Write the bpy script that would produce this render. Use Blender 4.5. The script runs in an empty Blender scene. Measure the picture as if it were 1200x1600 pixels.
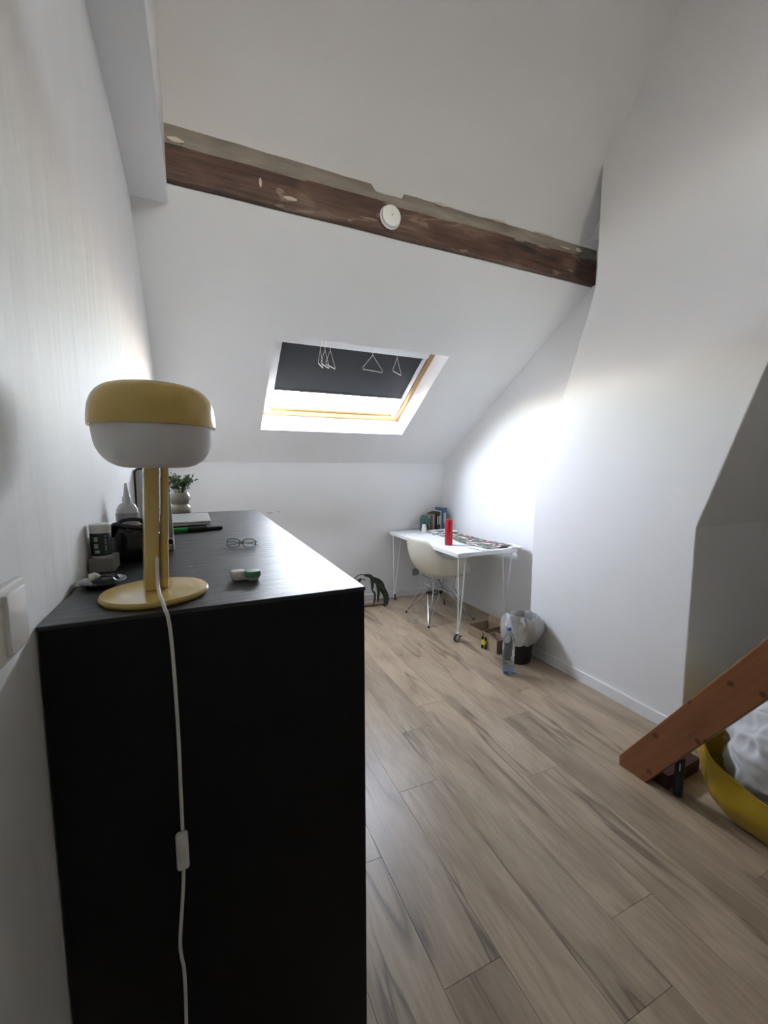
import bpy, bmesh, math, random
from math import sin, cos, pi, radians, atan, sqrt
from mathutils import Vector, Matrix, noise

random.seed(7)
SC = bpy.context.scene
COL = SC.collection

# ------------------------------------------------------------------ camera
cam_d = bpy.data.cameras.new('camera')
cam = bpy.data.objects.new('camera', cam_d)
COL.objects.link(cam)
SC.camera = cam
cam_d.sensor_fit = 'HORIZONTAL'
cam_d.sensor_width = 36.0
cam_d.lens = 36.0 * 649.7 / 1200.0
cam_d.clip_start = 0.02
cam_d.clip_end = 60
CAMZ = 1.43
YAW, PITCH, ROLL = radians(23.93), radians(5.976), radians(-0.071)
_f = Vector((sin(YAW) * cos(PITCH), cos(YAW) * cos(PITCH), -sin(PITCH)))
_r = Vector((cos(YAW), -sin(YAW), 0))
_u = _r.cross(_f)
_r2 = cos(ROLL) * _r + sin(ROLL) * _u
_u2 = -sin(ROLL) * _r + cos(ROLL) * _u
cam.matrix_world = Matrix(((_r2.x, _u2.x, -_f.x, 0), (_r2.y, _u2.y, -_f.y, 0),
                           (_r2.z, _u2.z, -_f.z, CAMZ), (0, 0, 0, 1)))

# ------------------------------------------------------------------ sky, light, exposure
world = bpy.data.worlds.new('overcast_sky')
SC.world = world
world.use_nodes = True
_bg = world.node_tree.nodes['Background']
_sky = world.node_tree.nodes.new('ShaderNodeTexSky')
_sky.sky_type = 'NISHITA'
_sky.sun_disc = False
_sky.sun_elevation = radians(10)
_sky.sun_rotation = radians(100)
_sky.air_density = 1.0
_sky.dust_density = 1.0
_sky.ozone_density = 1.0
_hs = world.node_tree.nodes.new('ShaderNodeHueSaturation')
_hs.inputs['Saturation'].default_value = 0.38
world.node_tree.links.new(_sky.outputs[0], _hs.inputs['Color'])
_wb = world.node_tree.nodes.new('ShaderNodeMix')
_wb.data_type = 'RGBA'
_wb.blend_type = 'MULTIPLY'
_wb.inputs[0].default_value = 1.0
_wb.inputs[7].default_value = (1.04, 0.965, 1.035, 1)
world.node_tree.links.new(_hs.outputs[0], _wb.inputs[6])
world.node_tree.links.new(_wb.outputs[2], _bg.inputs[0])
_bg.inputs[1].default_value = 12.0

SC.view_settings.view_transform = 'Standard'
SC.view_settings.look = 'None'
SC.view_settings.gamma = 1.0
SC.view_settings.use_curve_mapping = False
SC.view_settings.exposure = 1.86

# lower roof slope: S(u along x, v up along the slope from the knee wall, d outward through the roof)
TH = atan(0.652)
SN = Vector((0, sin(TH), cos(TH)))
SU = Vector((0, -cos(TH), sin(TH)))
SO = Vector((0, 4.09, 1.487))


def S(u, v, d=0.0):
    return SO + Vector((u, 0, 0)) + SU * v + SN * d


# portals: they emit nothing, they only tell the sampler where the sky comes in
def portal(name, centre, normal_in, up, w, h):
    ld = bpy.data.lights.new(name, 'AREA')
    ld.shape = 'RECTANGLE'
    ld.size, ld.size_y = w, h
    ld.cycles.is_portal = True
    o = bpy.data.objects.new(name, ld)
    COL.objects.link(o)
    z = -Vector(normal_in).normalized()
    y = Vector(up).normalized()
    x = y.cross(z)
    m = Matrix((x, y, z)).transposed().to_4x4()
    m.translation = centre
    o.matrix_world = m
    return o


W2 = (0.1, 1.15, 2.8, 3.1)               # second window, high in the wall behind the camera
portal('window_portal', Vector(((W2[0] + W2[1]) / 2, -2.02, (W2[2] + W2[3]) / 2)), (0, 1, 0), (0, 0, 1), W2[1] - W2[0], W2[3] - W2[2])
portal('skylight_portal', S(1.157, 0.99, 0.24), -SN, SU, 1.2, 0.9)

# ------------------------------------------------------------------ materials
MATS = {}


def nodes_of(m):
    return m.node_tree.nodes, m.node_tree.links


def mat(name, col, rough=0.6, metal=0.0, var=0.0, vscale=6.0, bump=0.0, bscale=40.0, spec=0.5,
        stretch=(1, 1, 1), rotx=0.0, trans=0.0, coat=0.0, sss=0.0, alpha=1.0, coord='Object', rvar=0.0, ior=1.45):
    if name in MATS:
        return MATS[name]
    m = bpy.data.materials.new(name)
    m.use_nodes = True
    N, L = nodes_of(m)
    b = N['Principled BSDF']
    b.inputs['Base Color'].default_value = (*col, 1)
    b.inputs['Roughness'].default_value = rough
    b.inputs['Metallic'].default_value = metal
    b.inputs['Specular IOR Level'].default_value = spec
    b.inputs['IOR'].default_value = ior
    b.inputs['Transmission Weight'].default_value = trans
    b.inputs['Coat Weight'].default_value = coat
    b.inputs['Alpha'].default_value = alpha
    if sss:
        b.inputs['Subsurface Weight'].default_value = sss
        b.inputs['Subsurface Scale'].default_value = 0.02
    tc = N.new('ShaderNodeTexCoord')
    mp = N.new('ShaderNodeMapping')
    mp.inputs['Scale'].default_value = stretch
    if rotx:
        vr = N.new('ShaderNodeVectorRotate')
        vr.rotation_type = 'X_AXIS'
        vr.inputs['Angle'].default_value = rotx
        L.new(tc.outputs[coord], vr.inputs['Vector'])
        L.new(vr.outputs[0], mp.inputs[0])
    else:
        L.new(tc.outputs[coord], mp.inputs[0])
    n1 = N.new('ShaderNodeTexNoise')
    n1.inputs['Scale'].default_value = vscale
    n1.inputs['Detail'].default_value = 6
    L.new(mp.outputs[0], n1.inputs['Vector'])
    r = N.new('ShaderNodeMapRange')
    r.inputs[1].default_value = 0.3
    r.inputs[2].default_value = 0.7
    r.inputs[3].default_value = 1 - var
    r.inputs[4].default_value = 1 + var
    L.new(n1.outputs['Fac'], r.inputs[0])
    mx = N.new('ShaderNodeMix')
    mx.data_type = 'RGBA'
    mx.blend_type = 'MULTIPLY'
    mx.inputs[0].default_value = 1
    mx.inputs[6].default_value = (*col, 1)
    L.new(r.outputs[0], mx.inputs[7])
    L.new(mx.outputs[2], b.inputs['Base Color'])
    if rvar:
        r2 = N.new('ShaderNodeMapRange')
        r2.inputs[1].default_value = 0.3
        r2.inputs[2].default_value = 0.7
        r2.inputs[3].default_value = rough - rvar
        r2.inputs[4].default_value = rough + rvar
        L.new(n1.outputs['Fac'], r2.inputs[0])
        L.new(r2.outputs[0], b.inputs['Roughness'])
    if bump:
        n2 = N.new('ShaderNodeTexNoise')
        n2.inputs['Scale'].default_value = bscale
        n2.inputs['Detail'].default_value = 4
        L.new(mp.outputs[0], n2.inputs['Vector'])
        bp = N.new('ShaderNodeBump')
        bp.inputs['Strength'].default_value = bump
        bp.inputs['Distance'].default_value = 0.01
        L.new(n2.outputs['Fac'], bp.inputs['Height'])
        L.new(bp.outputs[0], b.inputs['Normal'])
    MATS[name] = m
    return m


PAINT = mat('white_wall_paint', (0.80, 0.80, 0.795), 0.75, var=0.012, vscale=3, bump=0.05, bscale=220)
PAINT_L = mat('uneven_white_plaster', (0.80, 0.80, 0.79), 0.6, var=0.02, vscale=2.5, bump=0.35, bscale=5,
              stretch=(1, 3.2, 0.55))
TRIMW = mat('white_trim_paint', (0.80, 0.80, 0.80), 0.45, var=0.01)
PINE = mat('lacquered_pine', (0.50, 0.30, 0.125), 0.35, var=0.10, vscale=9, stretch=(1, 12, 12))
BLACKW = mat('black_laminate', (0.007, 0.007, 0.0075), 0.5, var=0.15, vscale=30, spec=0.2, bump=0.03, bscale=90)
YELLOW = mat('mustard_lacquer', (0.64, 0.45, 0.125), 0.25, var=0.02, coat=0.3)
SHADE = mat('opal_white_shade', (0.78, 0.76, 0.73), 0.45, var=0.01, sss=0.3)
CORD = mat('white_cord_plastic', (0.74, 0.72, 0.68), 0.5, var=0.02)
DESKW = mat('white_desk_foil', (0.80, 0.80, 0.79), 0.35, var=0.01)
LEGW = mat('white_steel', (0.78, 0.78, 0.77), 0.35, var=0.01)
CHROME = mat('chrome_wire', (0.62, 0.62, 0.62), 0.18, metal=1.0, var=0.03)
STEEL = mat('brushed_steel', (0.78, 0.78, 0.79), 0.33, metal=1.0, var=0.05)
SHELL = mat('cream_chair_plastic', (0.66, 0.64, 0.54), 0.4, var=0.015)
RUBBER = mat('black_rubber', (0.015, 0.015, 0.015), 0.6, var=0.1)
GREYPL = mat('grey_plastic', (0.30, 0.29, 0.28), 0.5, var=0.05)


def principled(m):
    return m.node_tree.nodes['Principled BSDF']


# pane glass: reflects a little, lets the daylight through
def mk_pane():
    m = bpy.data.materials.new('window_glass')
    m.use_nodes = True
    N, L = nodes_of(m)
    N.remove(N['Principled BSDF'])
    out = N['Material Output']
    t = N.new('ShaderNodeBsdfTransparent')
    t.inputs[0].default_value = (0.94, 0.97, 0.96, 1)
    g = N.new('ShaderNodeBsdfGlossy')
    g.inputs['Roughness'].default_value = 0.02
    lw = N.new('ShaderNodeLayerWeight')
    lw.inputs[0].default_value = 0.5
    pw = N.new('ShaderNodeMath')
    pw.operation = 'POWER'
    pw.inputs[1].default_value = 5.0
    L.new(lw.outputs['Facing'], pw.inputs[0])
    fr = N.new('ShaderNodeMath')
    fr.operation = 'MULTIPLY_ADD'
    fr.inputs[1].default_value = 0.9
    fr.inputs[2].default_value = 0.035
    L.new(pw.outputs[0], fr.inputs[0])
    mx = N.new('ShaderNodeMixShader')
    L.new(fr.outputs[0], mx.inputs[0])
    L.new(t.outputs[0], mx.inputs[1])
    L.new(g.outputs[0], mx.inputs[2])
    L.new(mx.outputs[0], out.inputs[0])
    return m


PANE = mk_pane()


def ramp(N, stops):
    c = N.new('ShaderNodeValToRGB')
    e = c.color_ramp.elements
    while len(e) > 1:
        e.remove(e[-1])
    e[0].position, e[0].color = stops[0][0], (*stops[0][1], 1)
    for p, k in stops[1:]:
        x = e.new(p)
        x.color = (*k, 1)
    return c


def mk_plank():
    m = bpy.data.materials.new('oak_laminate')
    m.use_nodes = True
    N, L = nodes_of(m)
    b = N['Principled BSDF']
    tc = N.new('ShaderNodeTexCoord')
    oi = N.new('ShaderNodeObjectInfo')
    # shift the grain from plank to plank
    mul = N.new('ShaderNodeVectorMath')
    mul.operation = 'SCALE'
    mul.inputs[0].default_value = (17.0, 31.0, 5.0)
    L.new(oi.outputs['Random'], mul.inputs['Scale'])
    add = N.new('ShaderNodeVectorMath')
    L.new(tc.outputs['Object'], add.inputs[0])
    L.new(mul.outputs[0], add.inputs[1])

    def nz(scale, stretch, detail=5, dist=0.0, rough=0.55):
        mp = N.new('ShaderNodeMapping')
        mp.inputs['Scale'].default_value = stretch
        L.new(add.outputs[0], mp.inputs[0])
        n = N.new('ShaderNodeTexNoise')
        n.inputs['Scale'].default_value = scale
        n.inputs['Detail'].default_value = detail
        n.inputs['Roughness'].default_value = rough
        n.inputs['Distortion'].default_value = dist
        L.new(mp.outputs[0], n.inputs['Vector'])
        return n
    base = nz(2.2, (3.0, 0.8, 1), 4, 0.6)
    cr = ramp(N, [(0.30, (0.300, 0.226, 0.148)), (0.5, (0.405, 0.315, 0.216)), (0.72, (0.48, 0.385, 0.272))])
    L.new(base.outputs['Fac'], cr.inputs[0])
    fine = nz(9, (9, 0.9, 1), 6, 0.2)
    fr = ramp(N, [(0.25, (0.80, 0.79, 0.78)), (0.6, (1.04, 1.04, 1.04))])
    L.new(fine.outputs['Fac'], fr.inputs[0])
    m1 = N.new('ShaderNodeMix')
    m1.data_type = 'RGBA'
    m1.blend_type = 'MULTIPLY'
    m1.inputs[0].default_value = 1
    L.new(cr.outputs[0], m1.inputs[6])
    L.new(fr.outputs[0], m1.inputs[7])
    # long dark cracks in the oak print
    crack = nz(2.6, (3.0, 0.27, 1), 3, 0.45, 0.5)
    ab = N.new('ShaderNodeMath')
    ab.operation = 'SUBTRACT'
    ab.inputs[1].default_value = 0.5
    L.new(crack.outputs['Fac'], ab.inputs[0])
    ab2 = N.new('ShaderNodeMath')
    ab2.operation = 'ABSOLUTE'
    L.new(ab.outputs[0], ab2.inputs[0])
    gate = nz(1.7, (2.0, 0.9, 1), 2)
    gr = N.new('ShaderNodeMapRange')
    gr.inputs[1].default_value = 0.44
    gr.inputs[2].default_value = 0.56
    L.new(gate.outputs['Fac'], gr.inputs[0])
    ck = N.new('ShaderNodeMapRange')
    ck.inputs[1].default_value = 0.0
    ck.inputs[2].default_value = 0.034
    ck.inputs[3].default_value = 0.85
    ck.inputs[4].default_value = 0.0
    L.new(ab2.outputs[0], ck.inputs[0])
    cm = N.new('ShaderNodeMath')
    cm.operation = 'MULTIPLY'
    L.new(ck.outputs[0], cm.inputs[0])
    L.new(gr.outputs[0], cm.inputs[1])
    m2 = N.new('ShaderNodeMix')
    m2.data_type = 'RGBA'
    m2.inputs[7].default_value = (0.13, 0.095, 0.065, 1)
    L.new(cm.outputs[0], m2.inputs[0])
    L.new(m1.outputs[2], m2.inputs[6])
    # knots
    vo = N.new('ShaderNodeTexVoronoi')
    mpv = N.new('ShaderNodeMapping')
    mpv.inputs['Scale'].default_value = (1.6, 0.75, 1)
    L.new(add.outputs[0], mpv.inputs[0])
    L.new(mpv.outputs[0], vo.inputs['Vector'])
    vo.inputs['Scale'].default_value = 2.3
    kr = N.new('ShaderNodeMapRange')
    kr.inputs[1].default_value = 0.0
    kr.inputs[2].default_value = 0.075
    kr.inputs[3].default_value = 0.8
    kr.inputs[4].default_value = 0.0
    L.new(vo.outputs['Distance'], kr.inputs[0])
    m3 = N.new('ShaderNodeMix')
    m3.data_type = 'RGBA'
    m3.inputs[7].default_value = (0.12, 0.085, 0.06, 1)
    L.new(kr.outputs[0], m3.inputs[0])
    L.new(m2.outputs[2], m3.inputs[6])
    # tone of each plank
    tr = N.new('ShaderNodeMapRange')
    tr.inputs[3].default_value = 0.86
    tr.inputs[4].default_value = 1.10
    L.new(oi.outputs['Random'], tr.inputs[0])
    m4 = N.new('ShaderNodeMix')
    m4.data_type = 'RGBA'
    m4.blend_type = 'MULTIPLY'
    m4.inputs[0].default_value = 1
    L.new(m3.outputs[2], m4.inputs[6])
    L.new(tr.outputs[0], m4.inputs[7])
    L.new(m4.outputs[2], b.inputs['Base Color'])
    rr = N.new('ShaderNodeMapRange')
    rr.inputs[3].default_value = 0.30
    rr.inputs[4].default_value = 0.42
    L.new(fine.outputs['Fac'], rr.inputs[0])
    L.new(rr.outputs[0], b.inputs['Roughness'])
    bp = N.new('ShaderNodeBump')
    bp.inputs['Strength'].default_value = 0.12
    bp.inputs['Distance'].default_value = 0.004
    L.new(fine.outputs['Fac'], bp.inputs['Height'])
    L.new(bp.outputs[0], b.inputs['Normal'])
    return m


PLANK = mk_plank()


def mk_oldbeam():
    m = bpy.data.materials.new('old_stained_timber')
    m.use_nodes = True
    N, L = nodes_of(m)
    b = N['Principled BSDF']
    tc = N.new('ShaderNodeTexCoord')

    def nz(scale, stretch, detail=5, dist=0.0):
        mp = N.new('ShaderNodeMapping')
        mp.inputs['Scale'].default_value = stretch
        L.new(tc.outputs['Object'], mp.inputs[0])
        n = N.new('ShaderNodeTexNoise')
        n.inputs['Scale'].default_value = scale
        n.inputs['Detail'].default_value = detail
        n.inputs['Distortion'].default_value = dist
        L.new(mp.outputs[0], n.inputs['Vector'])
        return n
    a = nz(3.2, (0.9, 3, 3), 6, 0.8)
    c = ramp(N, [(0.28, (0.030, 0.019, 0.015)), (0.42, (0.085, 0.043, 0.031)), (0.6, (0.125, 0.068, 0.048)),
                 (0.72, (0.19, 0.125, 0.088))])
    L.new(a.outputs['Fac'], c.inputs[0])
    g = nz(14, (0.35, 5, 5), 5)
    gr = ramp(N, [(0.3, (0.62, 0.62, 0.62)), (0.65, (1.15, 1.12, 1.1))])
    L.new(g.outputs['Fac'], gr.inputs[0])
    mx = N.new('ShaderNodeMix')
    mx.data_type = 'RGBA'
    mx.blend_type = 'MULTIPLY'
    mx.inputs[0].default_value = 1
    L.new(c.outputs[0], mx.inputs[6])
    L.new(gr.outputs[0], mx.inputs[7])
    # plaster smears
    p = nz(4.5, (0.8, 2.5, 2.5), 3, 1.2)
    pr = N.new('ShaderNodeMapRange')
    pr.inputs[1].default_value = 0.66
    pr.inputs[2].default_value = 0.72
    pr.inputs[4].default_value = 0.55
    L.new(p.outputs['Fac'], pr.inputs[0])
    m2 = N.new('ShaderNodeMix')
    m2.data_type = 'RGBA'
    m2.inputs[7].default_value = (0.36, 0.29, 0.23, 1)
    L.new(pr.outputs[0], m2.inputs[0])
    L.new(mx.outputs[2], m2.inputs[6])
    L.new(m2.outputs[2], b.inputs['Base Color'])
    b.inputs['Roughness'].default_value = 0.6
    bp = N.new('ShaderNodeBump')
    bp.inputs['Strength'].default_value = 0.5
    bp.inputs['Distance'].default_value = 0.01
    L.new(g.outputs['Fac'], bp.inputs['Height'])
    L.new(bp.outputs[0], b.inputs['Normal'])
    return m


OLDBEAM = mk_oldbeam()
GREYWOOD = mat('grey_weathered_board', (0.27, 0.24, 0.205), 0.8, var=0.28, vscale=7, stretch=(0.6, 3, 3), bump=0.5, bscale=20)


def mk_print(name, scale, seed, dark, a, b_, thr=0.52):
    """flat printed sheet: blocks of ink on off-white paper"""
    m = bpy.data.materials.new(name)
    m.use_nodes = True
    N, L = nodes_of(m)
    b = N['Principled BSDF']
    tc = N.new('ShaderNodeTexCoord')
    mp = N.new('ShaderNodeMapping')
    mp.inputs['Location'].default_value = (seed, seed * 2, 0)
    mp.inputs['Scale'].default_value = (scale, scale * 0.7, 0.01)
    L.new(tc.outputs['Object'], mp.inputs[0])
    n = N.new('ShaderNodeTexNoise')
    n.inputs['Scale'].default_value = 1.0
    n.inputs['Detail'].default_value = 5
    n.inputs['Distortion'].default_value = 2.2
    L.new(mp.outputs[0], n.inputs['Vector'])
    st = N.new('ShaderNodeMapRange')
    st.inputs[1].default_value = thr
    st.inputs[2].default_value = thr + 0.03
    L.new(n.outputs['Fac'], st.inputs[0])
    v = N.new('ShaderNodeTexNoise')
    v.inputs['Scale'].default_value = 0.6
    v.inputs['Detail'].default_value = 2
    L.new(mp.outputs[0], v.inputs['Vector'])
    cr = ramp(N, [(0.36, dark), (0.47, a), (0.53, dark), (0.60, b_), (0.68, dark)])
    L.new(v.outputs['Fac'], cr.inputs[0])
    mx = N.new('ShaderNodeMix')
    mx.data_type = 'RGBA'
    mx.inputs[6].default_value = (0.78, 0.75, 0.70, 1)
    L.new(st.outputs[0], mx.inputs[0])
    L.new(cr.outputs[0], mx.inputs[7])
    L.new(mx.outputs[2], b.inputs['Base Color'])
    b.inputs['Roughness'].default_value = 0.55
    return m


# ------------------------------------------------------------------ mesh helpers
class MB:
    """collects vertices and faces, builds ONE mesh object"""

    def __init__(self):
        self.v, self.f = [], []

    def add(self, vs, fs):
        o = len(self.v)
        self.v += [tuple(p) for p in vs]
        self.f += [tuple(i + o for i in q) for q in fs]
        return self

    def hexa(self, p):
        return self.add(p, [(0, 3, 2, 1), (4, 5, 6, 7), (0, 1, 5, 4), (1, 2, 6, 5), (2, 3, 7, 6), (3, 0, 4, 7)])

    def box(self, x0, x1, y0, y1, z0, z1):
        return self.hexa([(x0, y0, z0), (x1, y0, z0), (x1, y1, z0), (x0, y1, z0),
                          (x0, y0, z1), (x1, y0, z1), (x1, y1, z1), (x0, y1, z1)])

    def sbox(self, u0, u1, v0, v1, d0, d1):
        return self.hexa([S(u0, v0, d0), S(u1, v0, d0), S(u1, v1, d0), S(u0, v1, d0),
                          S(u0, v0, d1), S(u1, v0, d1), S(u1, v1, d1), S(u0, v1, d1)])

    def prism(self, poly, a0, a1, axis='x'):
        def P(a, q):
            return {'x': (a, q[0], q[1]), 'y': (q[0], a, q[1]), 'z': (q[0], q[1], a)}[axis]
        n = len(poly)
        vs = [P(a0, q) for q in poly] + [P(a1, q) for q in poly]
        fs = [tuple(range(n))[::-1], tuple(range(n, 2 * n))]
        fs += [(i, (i + 1) % n, n + (i + 1) % n, n + i) for i in range(n)]
        return self.add(vs, fs)

    def lathe(self, prof, n=32, c=(0, 0, 0), sx=1.0, sy=1.0, fn=None):
        vs, fs = [], []
        for (r, z) in prof:
            for k in range(n):
                a = 2 * pi * k / n
                p = Vector((c[0] + r * sx * cos(a), c[1] + r * sy * sin(a), c[2] + z))
                vs.append(fn(p, a) if fn else p)
        m = len(prof)
        for i in range(m - 1):
            for k in range(n):
                k2 = (k + 1) % n
                fs.append((i * n + k, i * n + k2, (i + 1) * n + k2, (i + 1) * n + k))
        if prof[0][0] > 1e-6:
            fs.append(tuple(range(n))[::-1])
        if prof[-1][0] > 1e-6:
            fs.append(tuple(range((m - 1) * n, m * n)))
        return self.add(vs, fs)

    def tube(self, pts, r, n=8, closed=False, rr=None):
        pts = [Vector(p) for p in pts]
        m = len(pts)
        vs, fs = [], []
        ref = None
        for i, p in enumerate(pts):
            a = pts[(i - 1) % m] if (closed or i > 0) else p
            b = pts[(i + 1) % m] if (closed or i < m - 1) else p
            t = (b - a)
            t = t.normalized() if t.length > 1e-9 else Vector((0, 0, 1))
            if ref is None:
                ref = Vector((0, 0, 1)) if abs(t.z) < 0.9 else Vector((1, 0, 0))
            s = t.cross(ref)
            if s.length < 1e-6:
                s = t.cross(Vector((0.3, 1, 0.2)))
            s.normalize()
            q = s.cross(t).normalized()
            ref = q
            rad = rr[i] if rr else r
            for k in range(n):
                an = 2 * pi * k / n
                vs.append(p + s * (rad * cos(an)) + q * (rad * sin(an)))
        for i in range(m if closed else m - 1):
            j = (i + 1) % m
            for k in range(n):
                k2 = (k + 1) % n
                fs.append((i * n + k, j * n + k, j * n + k2, i * n + k2))
        if not closed:
            fs.append(tuple(range(n)))
            fs.append(tuple(range((m - 1) * n, m * n))[::-1])
        return self.add(vs, fs)

    def sheet(self, fn, nu, nv, th=0.002, nrm=None):
        """thin curved sheet with real thickness; fn(s,t) in 0..1 gives a point"""
        top = [[Vector(fn(i / nu, j / nv)) for j in range(nv + 1)] for i in range(nu + 1)]
        W = nv + 1

        def N(i, j):
            if nrm:
                return Vector(nrm)
            a = top[min(i + 1, nu)][j] - top[max(i - 1, 0)][j]
            b = top[i][min(j + 1, nv)] - top[i][max(j - 1, 0)]
            k = a.cross(b)
            return k.normalized() if k.length > 1e-12 else Vector((0, 0, 1))
        vs = [top[i][j] for i in range(nu + 1) for j in range(W)]
        vs += [top[i][j] - N(i, j) * th for i in range(nu + 1) for j in range(W)]
        o = (nu + 1) * W
        fs = []
        for i in range(nu):
            for j in range(nv):
                a, b, c, d = i * W + j, (i + 1) * W + j, (i + 1) * W + j + 1, i * W + j + 1
                fs += [(a, b, c, d), (o + d, o + c, o + b, o + a)]
        for i in range(nu):
            a, b = i * W, (i + 1) * W
            fs.append((a, o + a, o + b, b))
            a, b = i * W + nv, (i + 1) * W + nv
            fs.append((b, o + b, o + a, a))
        for j in range(nv):
            a, b = j, j + 1
            fs.append((b, o + b, o + a, a))
            a, b = nu * W + j, nu * W + j + 1
            fs.append((a, o + a, o + b, b))
        return self.add(vs, fs)

    def build(self, name, m, parent=None, smooth=False, bevel=0.0, seg=2, loc=None, rotz=0.0, label=None, angle=40):
        me = bpy.data.meshes.new(name)
        me.from_pydata(self.v, [], self.f)
        bm = bmesh.new()
        bm.from_mesh(me)
        bmesh.ops.remove_doubles(bm, verts=bm.verts, dist=1e-6)
        bmesh.ops.recalc_face_normals(bm, faces=bm.faces)
        bm.to_mesh(me)
        bm.free()
        me.materials.append(m)
        o = bpy.data.objects.new(name, me)
        COL.objects.link(o)
        if loc is not None:
            o.location = loc
        o.rotation_euler.z = rotz
        if parent is not None:
            o.parent = parent
        if bevel:
            md = o.modifiers.new('bevel', 'BEVEL')
            md.width = bevel
            md.segments = seg
            md.limit_method = 'ANGLE'
            md.angle_limit = radians(35)
        if smooth:
            for p in me.polygons:
                p.use_smooth = True
            me.set_sharp_from_angle(angle=radians(angle))
        if label:
            o['label'] = label
        return o


def tag(o, label, cat, group=None):
    o['label'] = label
    o['category'] = cat
    if group:
        o['group'] = group
    return o


def thing(name, label, cat, loc=(0, 0, 0), rotz=0.0, group=None):
    o = bpy.data.objects.new(name, None)
    o.empty_display_size = 0.1
    COL.objects.link(o)
    o.location = loc
    o.rotation_euler.z = rotz
    return tag(o, label, cat, group)


def struct(o, label=None):
    o['kind'] = 'structure'
    if label:
        o['label'] = label
    return o


def fnz(p, s=1.0, o=0.0):
    return noise.noise(Vector(p) * s + Vector((o, o * 1.7, o * 0.3)))


# ================================================================== THE SETTING
XR, XC, XN = 2.55, 2.30, 3.10          # wall beside the desk, chimney face, wall by the stair
YK, YF = 4.09, -1.9                    # knee wall, wall behind the camera
YB, ZB, SUP = 2.20, 2.937, 1.15         # beam line and slope of the upper ceiling
ZT = 4.0                               # flat top of the room


def zu(y):                             # underside of the upper ceiling
    return ZB + SUP * (YB - y)


def wl(y):                             # the left wall runs very slightly off square
    return -0.2085 - 0.0135 * (y - 0.65)


# floor: dark underlay with planks laid on it
fl = MB().box(-0.6, 3.4, YF - 0.2, YK + 0.3, -0.10, -0.012).build(
    'floor', mat('dark_underlay', (0.07, 0.045, 0.03), 0.9, var=0.1))
struct(fl, 'light oak laminate floor of long planks')
PW, PL = 0.195, 1.30
pm = MB().box(-PW / 2 + 0.0004, PW / 2 - 0.0004, -PL / 2 + 0.0004, PL / 2 - 0.0004, -0.012, 0.0)
pl0 = pm.build('plank', PLANK, fl, bevel=0.0005, seg=1)
known = {0: 1.283, 1: 0.85, 2: 1.531, 3: 1.90, 4: 2.089, 5: 1.37, 6: 1.78, 7: 0.672}
first = True
for k in range(-4, 14):
    x = 0.557 - PW / 2 + k * PW
    if x - PW / 2 > XN:
        continue
    j0 = known.get(k, random.uniform(0, PL))
    y = j0 - PL * math.ceil((j0 - YF) / PL)
    while y < YK:
        yc = y + PL / 2
        y += PL
        # no plank lies outside the room
        if x - PW / 2 < -0.45 or yc - PL / 2 > YK - 0.01:
            continue
        if first:
            o, first = pl0, False
        else:
            o = pl0.copy()
            COL.objects.link(o)
            o.parent = fl
        o.location = (x, yc, 0)
        if yc + PL / 2 > YK - 0.006:
            s = (YK - 0.006 - (yc - PL / 2)) / PL
            o.scale.y = s
            o.location.y = yc - PL / 2 + s * PL / 2

# walls
def mk_scuff():
    m = mat('white_wall_paint_scuffed', (0.80, 0.80, 0.795), 0.75, var=0.012, vscale=3, bump=0.05, bscale=220)
    N, L = nodes_of(m)
    b = principled(m)
    src = b.inputs['Base Color'].links[0].from_socket
    tc = N.new('ShaderNodeTexCoord')
    n = N.new('ShaderNodeTexNoise')
    n.inputs['Scale'].default_value = 40
    L.new(tc.outputs['Object'], n.inputs['Vector'])
    last = src
    for (x, z, rx, rz) in ((0.61, 1.005, 0.045, 0.012), (0.69, 1.012, 0.02, 0.008)):
        mp = N.new('ShaderNodeMapping')
        mp.vector_type = 'TEXTURE'
        mp.inputs['Location'].default_value = (x, YK, z)
        mp.inputs['Scale'].default_value = (rx, 1, rz)
        L.new(tc.outputs['Object'], mp.inputs[0])
        ln = N.new('ShaderNodeVectorMath')
        ln.operation = 'LENGTH'
        L.new(mp.outputs[0], ln.inputs[0])
        ad = N.new('ShaderNodeMath')
        L.new(ln.outputs['Value'], ad.inputs[0])
        L.new(n.outputs['Fac'], ad.inputs[1])
        r = N.new('ShaderNodeMapRange')
        r.inputs[1].default_value = 0.9
        r.inputs[2].default_value = 1.4
        r.inputs[3].default_value = 0.6
        r.inputs[4].default_value = 0.0
        L.new(ad.outputs[0], r.inputs[0])
        mx = N.new('ShaderNodeMix')
        mx.data_type = 'RGBA'
        mx.inputs[7].default_value = (0.42, 0.36, 0.30, 1)
        L.new(r.outputs[0], mx.inputs[0])
        L.new(last, mx.inputs[6])
        last = mx.outputs[2]
    L.new(last, b.inputs['Base Color'])
    return m


wb = MB().box(-0.5, XR + 0.2, YK, YK + 0.15, -0.05, 1.52).build('wall_back', mk_scuff())
struct(wb, 'low white knee wall under the skylight')


def roof_profile(ya, yb):
    """outline of a side wall in (y, z), cut off under the roof"""
    q = [(ya, -.05), (yb, -.05), (yb, 1.487 + 0.652 * (YK - yb) + 0.10), (YB + 0.12, 1.487 + 0.652 * (YK - YB - 0.12) + 0.10), (YB + 0.12, ZB + 0.02)]
    yt = YB - (ZT + 0.05 - ZB) / SUP
    if ya < yt:
        q += [(yt, ZT + 0.10), (ya, ZT + 0.10)]
    else:
        q += [(ya, ZB + SUP * (YB - ya) + 0.08)]
    return q


w = MB()
rp = roof_profile(YF - .2, YK + .15)
w.prism(rp, -0.2, 0.0, 'x')
w.v = [(x + wl(y), y, z) for (x, y, z) in w.v]
struct(w.build('wall_left', PAINT_L), 'white unevenly plastered wall beside the black dresser')


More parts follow.
